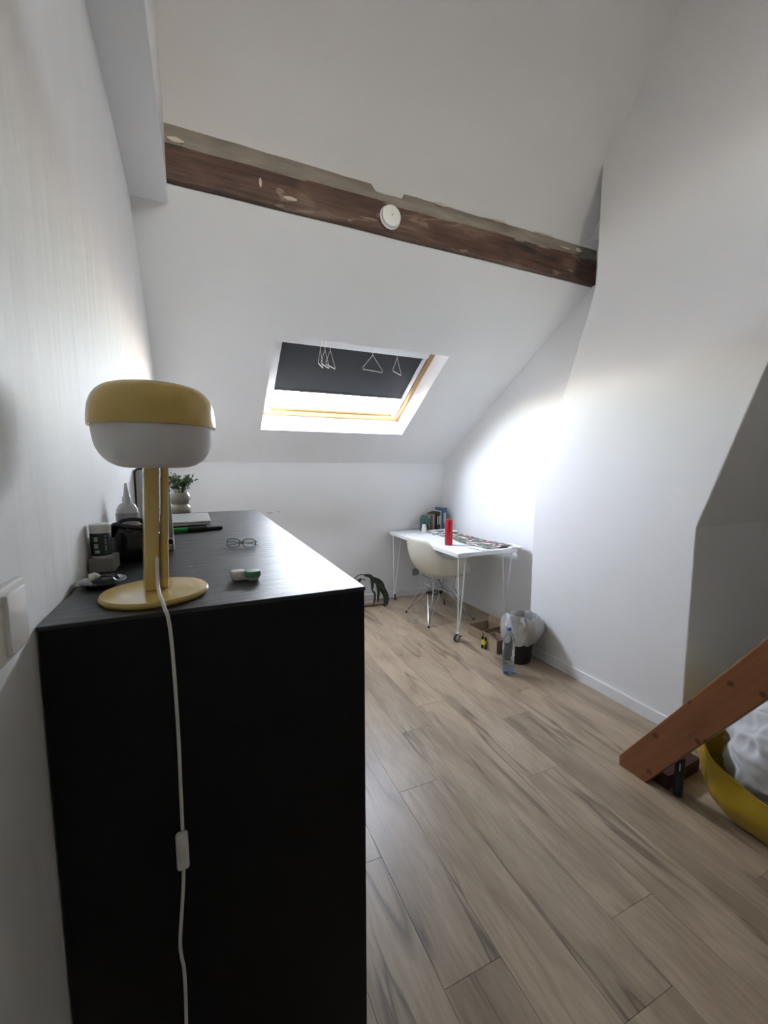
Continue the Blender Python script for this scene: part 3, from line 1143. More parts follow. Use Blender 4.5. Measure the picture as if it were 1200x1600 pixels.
# ---- glue bottle
gb = thing('glue_bottle', 'white squeeze bottle with pointed nozzle behind the black pouch', 'bottle', (-0.176, 1.27, DZ))
GLW = mat('cloudy_white_plastic', (0.62, 0.62, 0.61), 0.4, var=0.02)
MB().lathe([(0.0, 0), (0.024, 0), (0.0265, 0.003), (0.0265, 0.088), (0.025, 0.104), (0.018, 0.117), (0.0105, 0.122), (0.0, 0.122)], 32, sy=0.75).build('body', GLW, gb, smooth=True)
MB().lathe([(0.0268, 0.010), (0.0270, 0.011), (0.0270, 0.094), (0.0268, 0.095)], 32, sy=0.75).build('label_wrap', mat('grey_glue_label', (0.34, 0.34, 0.35), 0.5, var=0.25, vscale=40), gb, smooth=True)
MB().lathe([(0.0105, 0.120), (0.0105, 0.136), (0.008, 0.139), (0.0048, 0.158), (0.0030, 0.172), (0.0, 0.173)], 20).build('nozzle', GLW, gb, smooth=True)

# ---- small standing mirror
mi = thing('standing_mirror', 'small pale rounded panel with a dark edge leaning at the wall', 'mirror', (-0.165, 1.83, DZ), radians(6))
mp_ = []
for (cx, cz, a0_) in ((0.043, 0.198, 0), (-0.043, 0.198, 90), (-0.043, 0.017, 180), (0.043, 0.017, 270)):
    for k in range(7):
        a_ = radians(a0_ + 15 * k)
        mp_.append((cx + 0.015 * cos(a_), cz + 0.015 * sin(a_)))
MB().prism(mp_, -0.002, 0.016, 'y').build('back_shell', mat('dark_edge', (0.05, 0.045, 0.045), 0.4, var=0.05), mi)
mp2 = [(x * 0.93, 0.0075 + z * 0.93) for (x, z) in mp_]
MB().prism(mp2, -0.005, -0.001, 'y').build('front_panel', mat('pale_grey_panel', (0.60, 0.59, 0.57), 0.35, var=0.02), mi)
MB().box(-0.012, 0.012, 0.014, 0.05, 0.0, 0.006).build('foot', RUBBER, mi)
# little white bottle in front of it
sb = thing('small_bottle', 'small plain white bottle before the pale rounded panel', 'bottle', (-0.152, 1.60, DZ))
MB().lathe([(0, 0), (0.016, 0), (0.0175, 0.002), (0.0175, 0.085), (0.010, 0.098), (0, 0.098)], 24).build('body', PBW, sb, smooth=True)
MB().lathe([(0.010, 0.097), (0.010, 0.125), (0.008, 0.127), (0, 0.127)], 20).build('cap', PBW, sb, smooth=True)

# ---- grey tapered holder with ring
dv = thing('grey_clamp', 'grey tapered stand with silver ring just right of the lamp post', 'stand', (-0.0815, 1.195, DZ), radians(0))
MB().hexa([(-0.016, -0.012, 0), (0.0165, -0.012, 0), (0.0165, 0.012, 0), (-0.016, 0.012, 0), (-0.012, -0.007, 0.150), (0.0125, -0.007, 0.150), (0.0125, 0.007, 0.150), (-0.012, 0.007, 0.150)]).build('body', mat('warm_grey_plastic', (0.36, 0.34, 0.32), 0.45, var=0.03), dv, bevel=0.004, seg=3)
MB().tube([(0.008 + 0.0065 * cos(a), -0.0125, 0.024 + 0.009 * sin(a)) for a in [2 * pi * k / 20 for k in range(20)]], 0.0022, 8, closed=True).build('ring', STEEL, dv, smooth=True)
mb = ylathe([(0.0045, 0.0), (0.0045, 0.0010), (0, 0.0012)], 16)
mb.v = [(x + 0.008, y - 0.0118, z * 1.4 + 0.024) for (x, y, z) in mb.v]
mb.build('ring_hole', RUBBER, dv)

# ---- notebook, laptop, marker, pen
tag(MB().box(-0.10, 0.105, -0.145, 0.145, 0, 0.012).build('notebook', mat('black_cover', (0.012, 0.012, 0.013), 0.5, var=0.1), bevel=0.002, loc=(-0.080, 1.745, DZ), rotz=radians(-3)),
    'black notebook lying under the closed silver laptop', 'notebook')
lp = thing('laptop', 'closed silver laptop lying on the dresser near the plant', 'laptop', (-0.075, 1.735, DZ + 0.0125), radians(1))
LAP = mat('silver_aluminium', (0.55, 0.55, 0.56), 0.4, metal=0.6, var=0.02)
MB().box(-0.105, 0.105, -0.150, 0.150, 0.0, 0.0085).build('base', LAP, lp, bevel=0.003, seg=3)
MB().box(-0.105, 0.105, -0.150, 0.150, 0.009, 0.0145).build('lid', LAP, lp, bevel=0.0025, seg=3)
MB().box(-0.1035, 0.1035, -0.148, 0.148, 0.0083, 0.0092).build('gap_seal', RUBBER, lp)


def xcyl(prof, n=20):
    mb = MB().lathe(prof, n)
    mb.v = [(z, x, y) for (x, y, z) in mb.v]
    return mb


mk = thing('marker', 'green-bodied marker with black cap in front of the laptop', 'marker', (-0.100, 1.505, DZ + 0.0085), radians(9))
xcyl([(0.006, 0), (0.008, 0.002), (0.008, 0.058), (0.0065, 0.060), (0.0, 0.060)]).build('body', mat('bright_green', (0.02, 0.30, 0.06), 0.35, var=0.03), mk, smooth=True)
xcyl([(0.0082, 0.058), (0.0084, 0.059), (0.0080, 0.118), (0.0070, 0.120), (0.0, 0.120)]).build('cap', RUBBER, mk, smooth=True)
tag(xcyl([(0.0, 0), (0.005, 0.001), (0.006, 0.004), (0.006, 0.052), (0.004, 0.056), (0, 0.057)]).build('lighter', mat('dark_brown_gloss', (0.03, 0.022, 0.02), 0.3, var=0.1), smooth=True, loc=(0.012, 1.535, DZ + 0.006), rotz=radians(4)),
    'short dark stick beyond the green marker cap', 'stick')

# ---- plant in a two-bubble pot
pt = thing('potted_plant', 'small bushy green plant in a cream double-bubble pot', 'plant', (-0.080, 2.035, DZ))
MB().lathe([(0, 0), (0.026, 0), (0.036, 0.006), (0.0445, 0.020), (0.046, 0.028), (0.0435, 0.040), (0.036, 0.051), (0.0325, 0.055), (0.036, 0.060), (0.042, 0.070), (0.0445, 0.080), (0.042, 0.092),
            (0.035, 0.104), (0.033, 0.106), (0.030, 0.103), (0.028, 0.096), (0, 0.095)], 40).build('pot', mat('glazed_cream', (0.46, 0.415, 0.34), 0.25, var=0.02, coat=0.3), pt, smooth=True, angle=80)
LEAFM = mat('small_green_leaf', (0.075, 0.13, 0.045), 0.5, var=0.35, vscale=60)
STEMM = mat('green_stem', (0.10, 0.13, 0.05), 0.6, var=0.2)
rnd = random.Random(4)
stems = MB()
leaves = []
for i in range(34):
    az = rnd.uniform(0, 2 * pi)
    out = rnd.uniform(0.15, 1.0) ** 0.7
    L_ = rnd.uniform(0.07, 0.105)
    tip = Vector((cos(az) * 0.072 * out, sin(az) * 0.072 * out, 0.098 + L_ * (1.05 - 0.45 * out)))
    base = Vector((cos(az) * 0.010, sin(az) * 0.010, 0.094))
    mid = (base + tip) / 2 + Vector((0, 0, 0.012))
    path = [base, mid, tip]
    stems.tube(path, 0.001, 5)
    for k in range(9):
        t = 0.3 + 0.7 * k / 8
        p = base.lerp(mid, t * 2) if t < 0.5 else mid.lerp(tip, t * 2 - 1)
        d = Vector((rnd.uniform(-1, 1), rnd.uniform(-1, 1), rnd.uniform(-.2, 1))).normalized()
        sd_ = d.cross(Vector((rnd.uniform(-1, 1), rnd.uniform(-1, 1), rnd.uniform(-1, 1)))).normalized()
        n_ = d.cross(sd_)
        l, w_ = rnd.uniform(0.013, 0.019), 0.0046
        leaves.append([p, p + d * l * .45 + sd_ * w_ + n_ * .001, p + d * l + n_ * -.002, p + d * l * .45 - sd_ * w_ + n_ * .001])
stems.build('stems', STEMM, pt, smooth=True)
lm = MB()
for q in leaves:
    n_ = (q[1] - q[0]).cross(q[3] - q[0]).normalized() * 0.0006
    lm.add(q + [p - n_ for p in q], [(0, 1, 2, 3), (7, 6, 5, 4), (0, 4, 5, 1), (1, 5, 6, 2), (2, 6, 7, 3), (3, 7, 4, 0)])
lo = lm.build('foliage', LEAFM, pt)
lo['kind'] = 'stuff'

# ---- light switch on the left wall
lsx = wl(0.585)
ls = thing('light_switch', 'white wall switch beside the front of the dresser', 'light switch', (lsx, 0.585, 1.261), radians(0.77))
SWM = mat('ivory_switch_plastic', (0.72, 0.70, 0.65), 0.35, var=0.01)
MB().box(0.0, 0.010, -0.041, 0.041, -0.041, 0.041).build('plate', SWM, ls, bevel=0.003, seg=3)
MB().box(0.008, 0.0145, -0.028, 0.028, -0.034, 0.034).build('rocker', SWM, ls, bevel=0.002)

# ================================================================== DESK CORNER
TX0, TX1, TY0, TY1, TZ = 1.868, 2.475, 2.752, 4.062, 0.75
dk = thing('desk', 'white desk on hairpin legs with casters under the skylight', 'desk', (TX0, TY0, 0))
TWX, TLY = TX1 - TX0, TY1 - TY0
MB().box(0, TWX, 0, TLY, TZ - 0.034, TZ).build('tabletop', DESKW, dk, bevel=0.002)


def caster(c, rz, braked):
    """wheel pair with dark tyre, fork and stem; c is the point on the floor"""
    def yl(prof, n, yo):
        mb = MB().lathe(prof, n)
        out = []
        for (x, y, z) in mb.v:
            X, Y, Z = x, z + yo, y + 0.032
            out.append((c[0] + X * cos(rz) - Y * sin(rz), c[1] + X * sin(rz) + Y * cos(rz), Z))
        mb.v = out
        return mb
    leg_c = yl([(0.024, -0.009), (0.0315, -0.008), (0.032, -0.006), (0.032, 0.006), (0.0315, 0.008), (0.024, 0.009)], 28, 0)
    w_ = leg_c.build('caster', RUBBER, dk, smooth=True)
    yl([(0.0, -0.0105), (0.020, -0.0105), (0.0245, -0.009), (0.0245, 0.009), (0.020, 0.0105), (0, 0.0105)], 28, 0).build('hub', mat('pale_grey_hub', (0.42, 0.41, 0.40), 0.35, var=0.05), w_, smooth=True)
    fk = MB()
    for s_ in (-1, 1):
        pts = [(-0.006, 0.0125 * s_, 0.032), (0.002, 0.0125 * s_, 0.052), (0.020, 0.010 * s_, 0.068)]
        fk.tube([(c[0] + x * cos(rz) - y * sin(rz), c[1] + x * sin(rz) + y * cos(rz), z) for x, y, z in pts], 0.004, 6)
    cc = (c[0] + 0.020 * cos(rz), c[1] + 0.020 * sin(rz))
    fk.lathe([(0.013, 0.064), (0.016, 0.067), (0.016, 0.074), (0.008, 0.078), (0.007, 0.092), (0.0, 0.092)], 16, c=(cc[0], cc[1], 0))
    fk.build('fork', LEGW, w_, smooth=True)
    if braked:
        MB().box(c[0] + 0.024, c[0] + 0.044, c[1] - 0.010, c[1] + 0.002, 0.038, 0.044).build('brake_tab', RUBBER, w_, bevel=0.002)
    return cc


for (fx, fy_, rz, br) in ((0.030, 0.040, radians(12), True), (0.035, TLY - 0.065, radians(70), False), (TWX - 0.055, 0.055, radians(160), False), (TWX - 0.055, TLY - 0.06, radians(200), False)):
    cc = caster((fx, fy_), rz, br)
    inx = 1 if fx < TWX / 2 else -1
    iny = 1 if fy_ < TLY / 2 else -1
    lg = MB()
    for (dx, dy) in ((0.0, 0.030 * 0), (0.085 * inx, 0.02 * iny)):
        tx = (0.030 if inx > 0 else TWX - 0.030) + dx
        ty = (0.035 if iny > 0 else TLY - 0.035) + dy
        lg.tube([(cc[0] + (0.006 if dx else -0.004), cc[1], 0.088), (cc[0] + (0.008 if dx else -.004), cc[1] + 0.0, 0.11), (tx, ty, TZ - 0.040)], 0.0072 if not dx else 0.006, 10)
    lg.box((0.015 if inx > 0 else TWX - 0.135), (0.135 if inx > 0 else TWX - 0.015), (0.015 if iny > 0 else TLY - 0.075), (0.075 if iny > 0 else TLY - 0.015), TZ - 0.042, TZ - 0.034)
    lg.build('leg', LEGW, dk, smooth=True)

# ---- shell armchair pushed under the desk, facing +x
CX, CY = 2.075, 3.385
ch = thing('shell_chair', 'cream moulded shell armchair with wire legs pushed under the desk', 'chair', (CX, CY, 0))
NA, NT = 72, 22


def kb(a):                              # 1 at the back, 0 at the front
    return 0.5 - 0.5 * cos(a)


def shell(i, t):
    a = 2 * pi * i / NA
    k = kb(a)
    s_ = abs(sin(a))
    # height of the rim: front lip, arms, back
    arm = math.exp(-((abs(((a + pi) % (2 * pi)) - pi) - 1.55) / 0.62) ** 2)
    back = 1 / (1 + math.exp(-(k - 0.83) / 0.035))
    rim = 0.430 + 0.215 * max(arm, 1 / (1 + math.exp(-(k - 0.42) / 0.06)) * 0.98) + 0.165 * back
    R = 0.275 + 0.035 * s_ ** 2 + 0.005 * k
    f = sin(min(1, t * 1.05) * pi / 2) ** 0.85
    wall = t ** (2.6 if k > 0.25 else 2.0)
    r = R * f * (1 + 0.10 * wall * (k > 0.5) * k)
    z = 0.425 + (rim - 0.425) * wall - 0.012 * (1 - t)
    if k < 0.25:
        z = 0.425 + (rim - 0.425) * wall + (0.012 * sin(t * pi)) * (1 - k * 4)
    return Vector((r * cos(a) * 0.98 + 0.01, r * sin(a) * (1.0 + 0.02 * s_), z))


vs, fs = [Vector((0.01, 0, 0.413))], []
for j in range(1, NT + 1):
    for i in range(NA):
        vs.append(shell(i, j / NT))
for i in range(NA):
    fs.append((0, 1 + i, 1 + (i + 1) % NA))
for j in range(NT - 1):
    for i in range(NA):
        i2 = (i + 1) % NA
        fs.append((1 + j * NA + i, 1 + (j + 1) * NA + i, 1 + (j + 1) * NA + i2, 1 + j * NA + i2))
sh = MB().add(vs, fs).build('shell', SHELL, ch, smooth=True, angle=80)
md = sh.modifiers.new('thickness', 'SOLIDIFY')
md.thickness = 0.007
md.offset = 1
feet = [(-0.240, -0.238), (-0.240, 0.205), (0.250, -0.235), (0.240, 0.26)]
tops = [(-0.13, -0.10), (-0.13, 0.10), (0.13, -0.10), (0.13, 0.10)]
for (fx, fy_), (tx, ty) in zip(feet, tops):
    lg = MB()
    lg.tube([(fx, fy_, 0.012), (tx - 0.02 * (1 if tx > 0 else -1), ty, 0.30), (tx, ty, 0.402)], 0.0058, 8)
    lg.tube([(fx, fy_, 0.012), (tx, ty * 0.25, 0.235), (tx * 0.3, ty * 0.5, 0.255)], 0.0045, 8)
    lg.tube([(fx, fy_, 0.012), (tx * 0.35, ty, 0.245), (tx * 0.6, ty * 0.2, 0.255)], 0.0045, 8)
    l_ = lg.build('leg', CHROME, ch, smooth=True)
    MB().lathe([(0.010, 0), (0.011, 0.002), (0.010, 0.012), (0.007, 0.018), (0, 0.018)], 14, c=(fx, fy_, 0)).build('glide', RUBBER, l_, smooth=True)
MB().tube([(-0.13, -0.10, 0.404), (0.13, -0.10, 0.404), (0.13, 0.10, 0.404), (-0.13, 0.10, 0.404)], 0.006, 8, closed=True).build('mount_ring', CHROME, ch, smooth=True)
cw = MB()
cw.tube([(-0.09, -0.10, 0.30), (0.09, 0.10, 0.24)], 0.0045, 8)
cw.tube([(-0.09, 0.10, 0.30), (0.09, -0.10, 0.24)], 0.0045, 8)
cw.build('cross_wire', CHROME, ch, smooth=True)

# ---- books in the corner of the desk
books = [(0.028, 0.150, (0.030, 0.085, 0.080), 'dark teal paperback, first of the row of books on the desk'),
         (0.024, 0.168, (0.055, 0.14, 0.135), 'teal book, second in the row of books on the desk'),
         (0.022, 0.172, (0.52, 0.47, 0.38), 'cream book beside the teal ones on the desk'),
         (0.026, 0.176, (0.15, 0.075, 0.05), 'reddish brown book in the middle of the desk row'),
         (0.018, 0.180, (0.40, 0.33, 0.24), 'thin tan book between brown books on the desk'),
         (0.024, 0.196, (0.08, 0.05, 0.04), 'dark brown book left of the black books on the desk'),
         (0.026, 0.204, (0.018, 0.018, 0.02), 'black book beside the dark brown one on the desk'),
         (0.026, 0.208, (0.025, 0.022, 0.024), 'black book next to the white book on the desk'),
         (0.020, 0.216, (0.68, 0.68, 0.66), 'thin white book next to the tall blue book'),
         (0.055, 0.250, (0.055, 0.13, 0.20), 'tall thick blue book at wall end of the desk row')]
PAGES = mat('book_pages', (0.66, 0.62, 0.54), 0.8, var=0.06, vscale=80)
bx = 2.196
for i, (t, h, col, lab) in enumerate(books):
    dpt = 0.115 + 0.05 * (h - 0.15) / 0.1
    fy_ = 3.865 + 0.01 * (i % 3)
    b = thing('book', lab, 'book', (bx, fy_, TZ), 0, 'books standing at the far end of the desk')
    cm = mat('book_cover_%d' % i, col, 0.5, var=0.08, vscale=30)
    cv = MB()
    cv.box(0.0005, 0.003, 0, dpt, 0, h)
    cv.box(t - 0.003, t - 0.0005, 0, dpt, 0, h)
    cv.box(0.0005, t - 0.0005, 0, 0.003, 0, h)
    cv.build('cover', cm, b)
    MB().box(0.003, t - 0.003, 0.003, dpt - 0.004, 0.003, h - 0.004).build('pages', PAGES, b)
    if i in (1, 4, 6, 7, 9):
        MB().box(t * .25, t * .75, -0.0006, 0.0002, h * .35, h * .8).build('spine_title', mat('spine_print_%d' % (i % 2), (0.45, 0.42, 0.36) if i % 2 else (0.35, 0.40, 0.42), 0.6, var=0.3, vscale=90), b)
    bx += t + 0.0008

# ---- white jar and green ornament
jr = thing('white_jar', 'small white jar at the left end of the books', 'jar', (2.150, 3.80, TZ))
MB().lathe([(0, 0), (0.022, 0), (0.027, 0.004), (0.028, 0.045), (0.025, 0.060), (0.020, 0.066), (0.020, 0.078), (0.017, 0.079), (0.017, 0.07), (0, 0.068)], 28).build('body', mat('white_ceramic', (0.66, 0.65, 0.62), 0.35, var=0.02), jr, smooth=True)
MB().lathe([(0.021, 0.076), (0.0215, 0.077), (0.0215, 0.090), (0.019, 0.092), (0, 0.092)], 24).build('lid', mat('white_ceramic', (0.66, 0.65, 0.62)), jr, smooth=True)
orn = thing('round_ornament', 'round dark green disc ornament standing against the books', 'ornament', (2.215, 3.828, TZ))
mb = ylathe([(0.0, 0.0), (0.036, 0.0), (0.040, 0.004), (0.040, 0.010), (0.034, 0.016), (0.0, 0.018)], 32)
mb.v = [(x, y + 0.02, z + 0.122) for (x, y, z) in mb.v]
mb.build('disc', mat('dark_green_glaze', (0.05, 0.11, 0.095), 0.25, var=0.15), orn, smooth=True)
MB().lathe([(0.0, 0), (0.026, 0.0), (0.026, 0.006), (0.008, 0.012), (0.007, 0.085), (0, 0.086)], 20, c=(0, 0.012, 0)).build('foot', RUBBER, orn, smooth=True)

# ---- papers
PR1 = mk_print('newsprint_collage', 8.0, 3.1, (0.05, 0.042, 0.042), (0.22, 0.07, 0.07), (0.10, 0.17, 0.08), 0.44)
PR2 = mk_print('magazine_cover', 9.0, 8.4, (0.06, 0.06, 0.09), (0.08, 0.11, 0.30), (0.25, 0.22, 0.26), 0.50)
PAPER = mat('white_paper', (0.76, 0.75, 0.72), 0.6, var=0.02)


def paper(name, label, cat, cx, cy, w_, l_, rz, z, m, th=0.0025, amp=0.004, seed=0.0, droop=None):
    def fn(s, t):
        x, y = (s - .5) * w_, (t - .5) * l_
        zz = th + amp * (0.5 + 0.5 * sin(s * 9 + seed)) * (0.5 + 0.5 * cos(t * 7 + seed * 2)) + 0.35 * amp * (1 + fnz((s * 6, t * 6, seed)))
        p = Vector((x, y, zz))
        if droop:
            p = droop(p, s, t)
        return p
    o = MB().sheet(fn, 30, 30, th, nrm=(0, 0, 1)).build(name, m, smooth=True, loc=(cx, cy, z), rotz=rz)
    return tag(o, label, cat)


for k in range(3):
    m_ = (PAPER, PR1, PR2)[k]
    lab = ('plain white pad at the bottom of the magazine pile', 'printed magazine in the middle of the pile by the books', 'blue and white magazine on top of the pile by the books')[k]
    o = MB().box(-0.105, 0.105, -0.145, 0.145, 0, 0.008).build('magazine', m_, bevel=0.002, loc=(2.300 + 0.012 * k, 3.715 + 0.008 * k, TZ + 0.0003 + 0.0084 * k), rotz=radians((92, 84, 97)[k]))
    tag(o, lab, 'magazine', 'magazines on the desk')
paper('poster_sheet', 'black, red and white printed sheet spread beyond the red bottle', 'poster', 2.325, 3.33, 0.285, 0.50, radians(-3), TZ + 0.0005, PR1, 0.0015, 0.005, 1.0)


paper('poster_sheet', 'printed sheet with green leaf motif at the near end of the desk', 'poster', 2.315, 2.935, 0.30, 0.275, radians(5), TZ + 0.009, PR1, 0.0015, 0.007, 2.2)


def fold(p, s, t):
    # near edge bends over the end of the desk
    if p.y < -0.075:
        q = -0.075 - p.y
        p.z -= 1.15 * q * min(1, q / 0.02) * (0.5 + 0.5 * s)
        p.y = -0.075 - q * 0.55
    return p


paper('paper_sheet', 'off-white sheet with a curling corner over the desk end', 'paper', 2.195, 2.850, 0.19, 0.21, radians(8), TZ + 0.004, PAPER, 0.001, 0.004, 4.0, fold)
paper('paper_sheet', 'blank sheet at the wall side of the desk end', 'paper', 2.478, 2.835, 0.14, 0.19, radians(-5), TZ + 0.003, PAPER, 0.001, 0.004, 6.0)

# ---- red bottle
rb = thing('red_bottle', 'bright red drinking bottle standing on the desk', 'bottle', (2.012, 3.115, TZ))
REDM = mat('red_lacquer', (0.42, 0.010, 0.022), 0.3, var=0.02)
MB().lathe([(0, 0), (0.032, 0), (0.0345, 0.003), (0.0345, 0.196), (0.033, 0.200), (0.0, 0.200)], 40).build('body', REDM, rb, smooth=True)
MB().lathe([(0.0315, 0.199), (0.0335, 0.201), (0.0335, 0.224), (0.031, 0.229), (0, 0.230)], 40).build('cap', REDM, rb, smooth=True)
MB().lathe([(0.0325, 0.1985), (0.0338, 0.199), (0.0338, 0.2015), (0.0325, 0.202)], 40).build('seam_ring', mat('dark_red', (0.20, 0.006, 0.012), 0.4, var=0.02), rb, smooth=True)

# ---- socket on the knee wall and the power strip below
so = thing('wall_socket', 'grey wall socket low on the knee wall behind the chair', 'socket', (2.205, YK, 0.262))
MB().box(-0.040, 0.040, -0.010, 0, -0.040, 0.040).build('plate', mat('grey_socket', (0.26, 0.26, 0.26), 0.5, var=0.03), so, bevel=0.003)
ylathe([(0.020, 0.009), (0.021, 0.0125), (0.017, 0.0125), (0.017, 0.0105), (0, 0.0105)], 24).build('outlet', mat('grey_socket', (0.26, 0.26, 0.26)), so, smooth=True)
ps = thing('power_strip', 'dark power strip on the floor in the corner under the desk', 'power strip', (2.40, 4.00, 0), radians(-12))
MB().box(-0.09, 0.09, -0.025, 0.025, 0, 0.04).build('body', RUBBER, ps, bevel=0.006)
for k in (-0.055, 0.0, 0.055):
    MB().lathe([(0.018, 0.040), (0.019, 0.042), (0.015, 0.042), (0.015, 0.0405), (0, 0.0405)], 18, c=(k, 0, 0)).build('outlet', GREYPL, ps, smooth=True)
MB().tube(smooth_path([(0.09, 0, 0.02), (0.10, 0.0, 0.05), (0.085, 0.03, 0.12), (0.06, 0.045, 0.17)], 5), 0.004, 7).build('cable', RUBBER, ps, smooth=True)

# ---- waste bin with its bag
BXc, BYc = 2.135, 2.335
bn = thing('waste_bin', 'black round waste bin with a pale bag, beside the desk', 'bin', (BXc, BYc, 0))
BINB = mat('black_bin_plastic', (0.010, 0.010, 0.011), 0.45, var=0.1)
MB().lathe([(0, 0), (0.090, 0), (0.094, 0.004), (0.112, 0.26), (0.116, 0.262), (0.116, 0.272), (0.110, 0.272), (0.090, 0.010), (0, 0.008)], 40).build('body', BINB, bn, smooth=True)
BAGM = mat('silvery_bag_film', (0.44, 0.435, 0.42), 0.30, metal=0.25, var=0.06, vscale=14, bump=0.35, bscale=22)


def liner(p, a):
    # skirt over the rim: hangs lower and bulges on the wall side, folds up to a peak on the left
    t = p.z
    r = Vector((p.x, p.y, 0)).length
    d = Vector((cos(a), sin(a), 0))
    side = 0.5 + 0.5 * cos(a + 0.5)
    peak = math.exp(-((((a - radians(215) + pi) % (2 * pi)) - pi) / 0.8) ** 2)
    rr = r * (1 + 0.05 * fnz((cos(a) * 3, sin(a) * 3, t * 8), 1, 2))
    bulge = 0.055 * side * math.exp(-((t - 0.27) / 0.07) ** 2)
    z = t
    if t > 0.29:
        z = t + (t - 0.29) * (0.7 * side + 1.4 * peak) + 0.014 * fnz((cos(a) * 4, sin(a) * 4, 0), 1, 7)
    rr += bulge + 0.006 * fnz((cos(a) * 4, sin(a) * 4, t * 14), 1, 4) + 0.05 * peak * max(0, t - 0.30) / 0.05
    if t < 0.24:
        z = t + 0.03 * fnz((cos(a) * 2.5, sin(a) * 2.5, 0), 1, 11)
    return Vector((d.x * rr, d.y * rr, z))


lin = MB().lathe([(0.124, 0.165), (0.128, 0.185), (0.130, 0.21), (0.131, 0.24), (0.130, 0.27), (0.126, 0.295), (0.116, 0.315), (0.104, 0.325), (0.092, 0.315), (0.086, 0.285), (0.080, 0.24), (0.07, 0.18), (0.0, 0.16)], 72, fn=liner)
lin.f = [f for f in lin.f if len(f) < 10]
lin.build('bag', BAGM, bn, smooth=True, angle=60)


def flap(s, t):
    a = radians(196 + 62 * s)
    r = 0.134 + 0.022 * sin(t * pi) + 0.012 * fnz((s * 4, t * 4, 0), 1, 5)
    z = 0.375 - 0.235 * t * (0.72 + 0.28 * sin(s * pi)) + 0.02 * (1 - s) + 0.012 * fnz((s * 5, t * 5, 2), 1, 3)
    return (r * cos(a) - 0.02 * (1 - t), r * sin(a), z)


MB().sheet(flap, 18, 18, 0.0012).build('bag_flap', mat('crinkled_foil_film', (0.74, 0.76, 0.79), 0.22, metal=0.5, var=0.05, bump=0.7, bscale=26), bn, smooth=True, angle=70)

# ---- clear water bottle
wbt = thing('water_bottle', 'clear crumpled plastic water bottle standing before the bin', 'bottle', (1.925, 2.195, 0))
PET = mat('clear_blue_pet', (0.80, 0.90, 0.98), 0.06, trans=0.92, var=0.01, ior=1.25)


def petfn(p, a):
    k = 1 + 0.05 * sin(4 * a + p.z * 22) * (0.1 < p.z < 0.24) + (0.035 * (1 if int(p.z * 55) % 2 else -1) if p.z < 0.12 else 0)
    return Vector((p.x * k + 0.012 * max(0, p.z - 0.16), p.y * k, p.z))


prf = [(0, 0.006), (0.022, 0.0), (0.036, 0.003), (0.040, 0.012)] + [(0.0405, 0.012 + 0.009 * k) for k in range(1, 24)] + [(0.036, 0.245), (0.026, 0.275), (0.016, 0.298), (0.0135, 0.306), (0.0135, 0.318), (0.0, 0.318)]
MB().lathe(prf, 28, fn=petfn).build('body', PET, wbt, smooth=True, angle=80)
MB().lathe([(0.015, 0.312), (0.0155, 0.314), (0.0155, 0.332), (0.014, 0.334), (0, 0.334)], 20, c=(0.0016, 0, 0)).build('cap', mat('blue_cap', (0.08, 0.13, 0.38), 0.4, var=0.02), wbt, smooth=True)
MB().lathe([(0, 0.008), (0.034, 0.006), (0.037, 0.014), (0.037, 0.045), (0, 0.045)], 24).build('water', mat('blue_tinted_water', (0.45, 0.62, 0.85), 0.03, trans=0.9, var=0.01, ior=1.2), wbt, smooth=True)

# ---- cardboard boxes
CARD = mat('brown_cardboard', (0.30, 0.22, 0.145), 0.8, var=0.06, vscale=12)
CARDL = mat('light_cardboard', (0.42, 0.335, 0.24), 0.8, var=0.05, vscale=12)


def carton(name, label, loc, rz, w_, l_, h_, m, flaps):
    b = thing(name, label, 'box', loc, rz)
    t = 0.004
    for nm, q in (('bottom', (0, w_, 0, l_, 0, t)), ('panel', (0, t, 0, l_, t, h_)), ('panel', (w_ - t, w_, 0, l_, t, h_)), ('panel', (t, w_ - t, 0, t, t, h_)), ('panel', (t, w_ - t, l_ - t, l_, t, h_))):
        MB().box(*q).build(nm, m, b)
    for (edge, ang, ln) in flaps:
        c_, s_ = cos(radians(ang)) * ln, sin(radians(ang)) * ln
        mb = MB()
        if edge == 'l':
            q = [(0, 0), (-c_, s_)]
            mb.hexa([(q[0][0], 0.004, h_), (q[0][0] + .003, 0.004, h_), (q[0][0] + .003, l_ - .004, h_), (q[0][0], l_ - .004, h_), (q[1][0], 0.004, h_ + s_), (q[1][0] + .003, 0.004, h_ + s_), (q[1][0] + .003, l_ - .004, h_ + s_), (q[1][0], l_ - .004, h_ + s_)])
        elif edge == 'f':
            mb.hexa([(0.004, 0, h_), (w_ - .004, 0, h_), (w_ - .004, .003, h_), (0.004, .003, h_), (0.004, -c_, h_ + s_), (w_ - .004, -c_, h_ + s_), (w_ - .004, -c_ + .003, h_ + s_), (0.004, -c_ + .003, h_ + s_)])
        else:
            mb.hexa([(w_ - .003, 0.004, h_), (w_, 0.004, h_), (w_, l_ - .004, h_), (w_ - .003, l_ - .004, h_), (w_ - .003 + c_, 0.004, h_ + s_), (w_ + c_, 0.004, h_ + s_), (w_ + c_, l_ - .004, h_ + s_), (w_ - .003 + c_, l_ - .004, h_ + s_)])
        mb.build('flap', m, b)
    return b


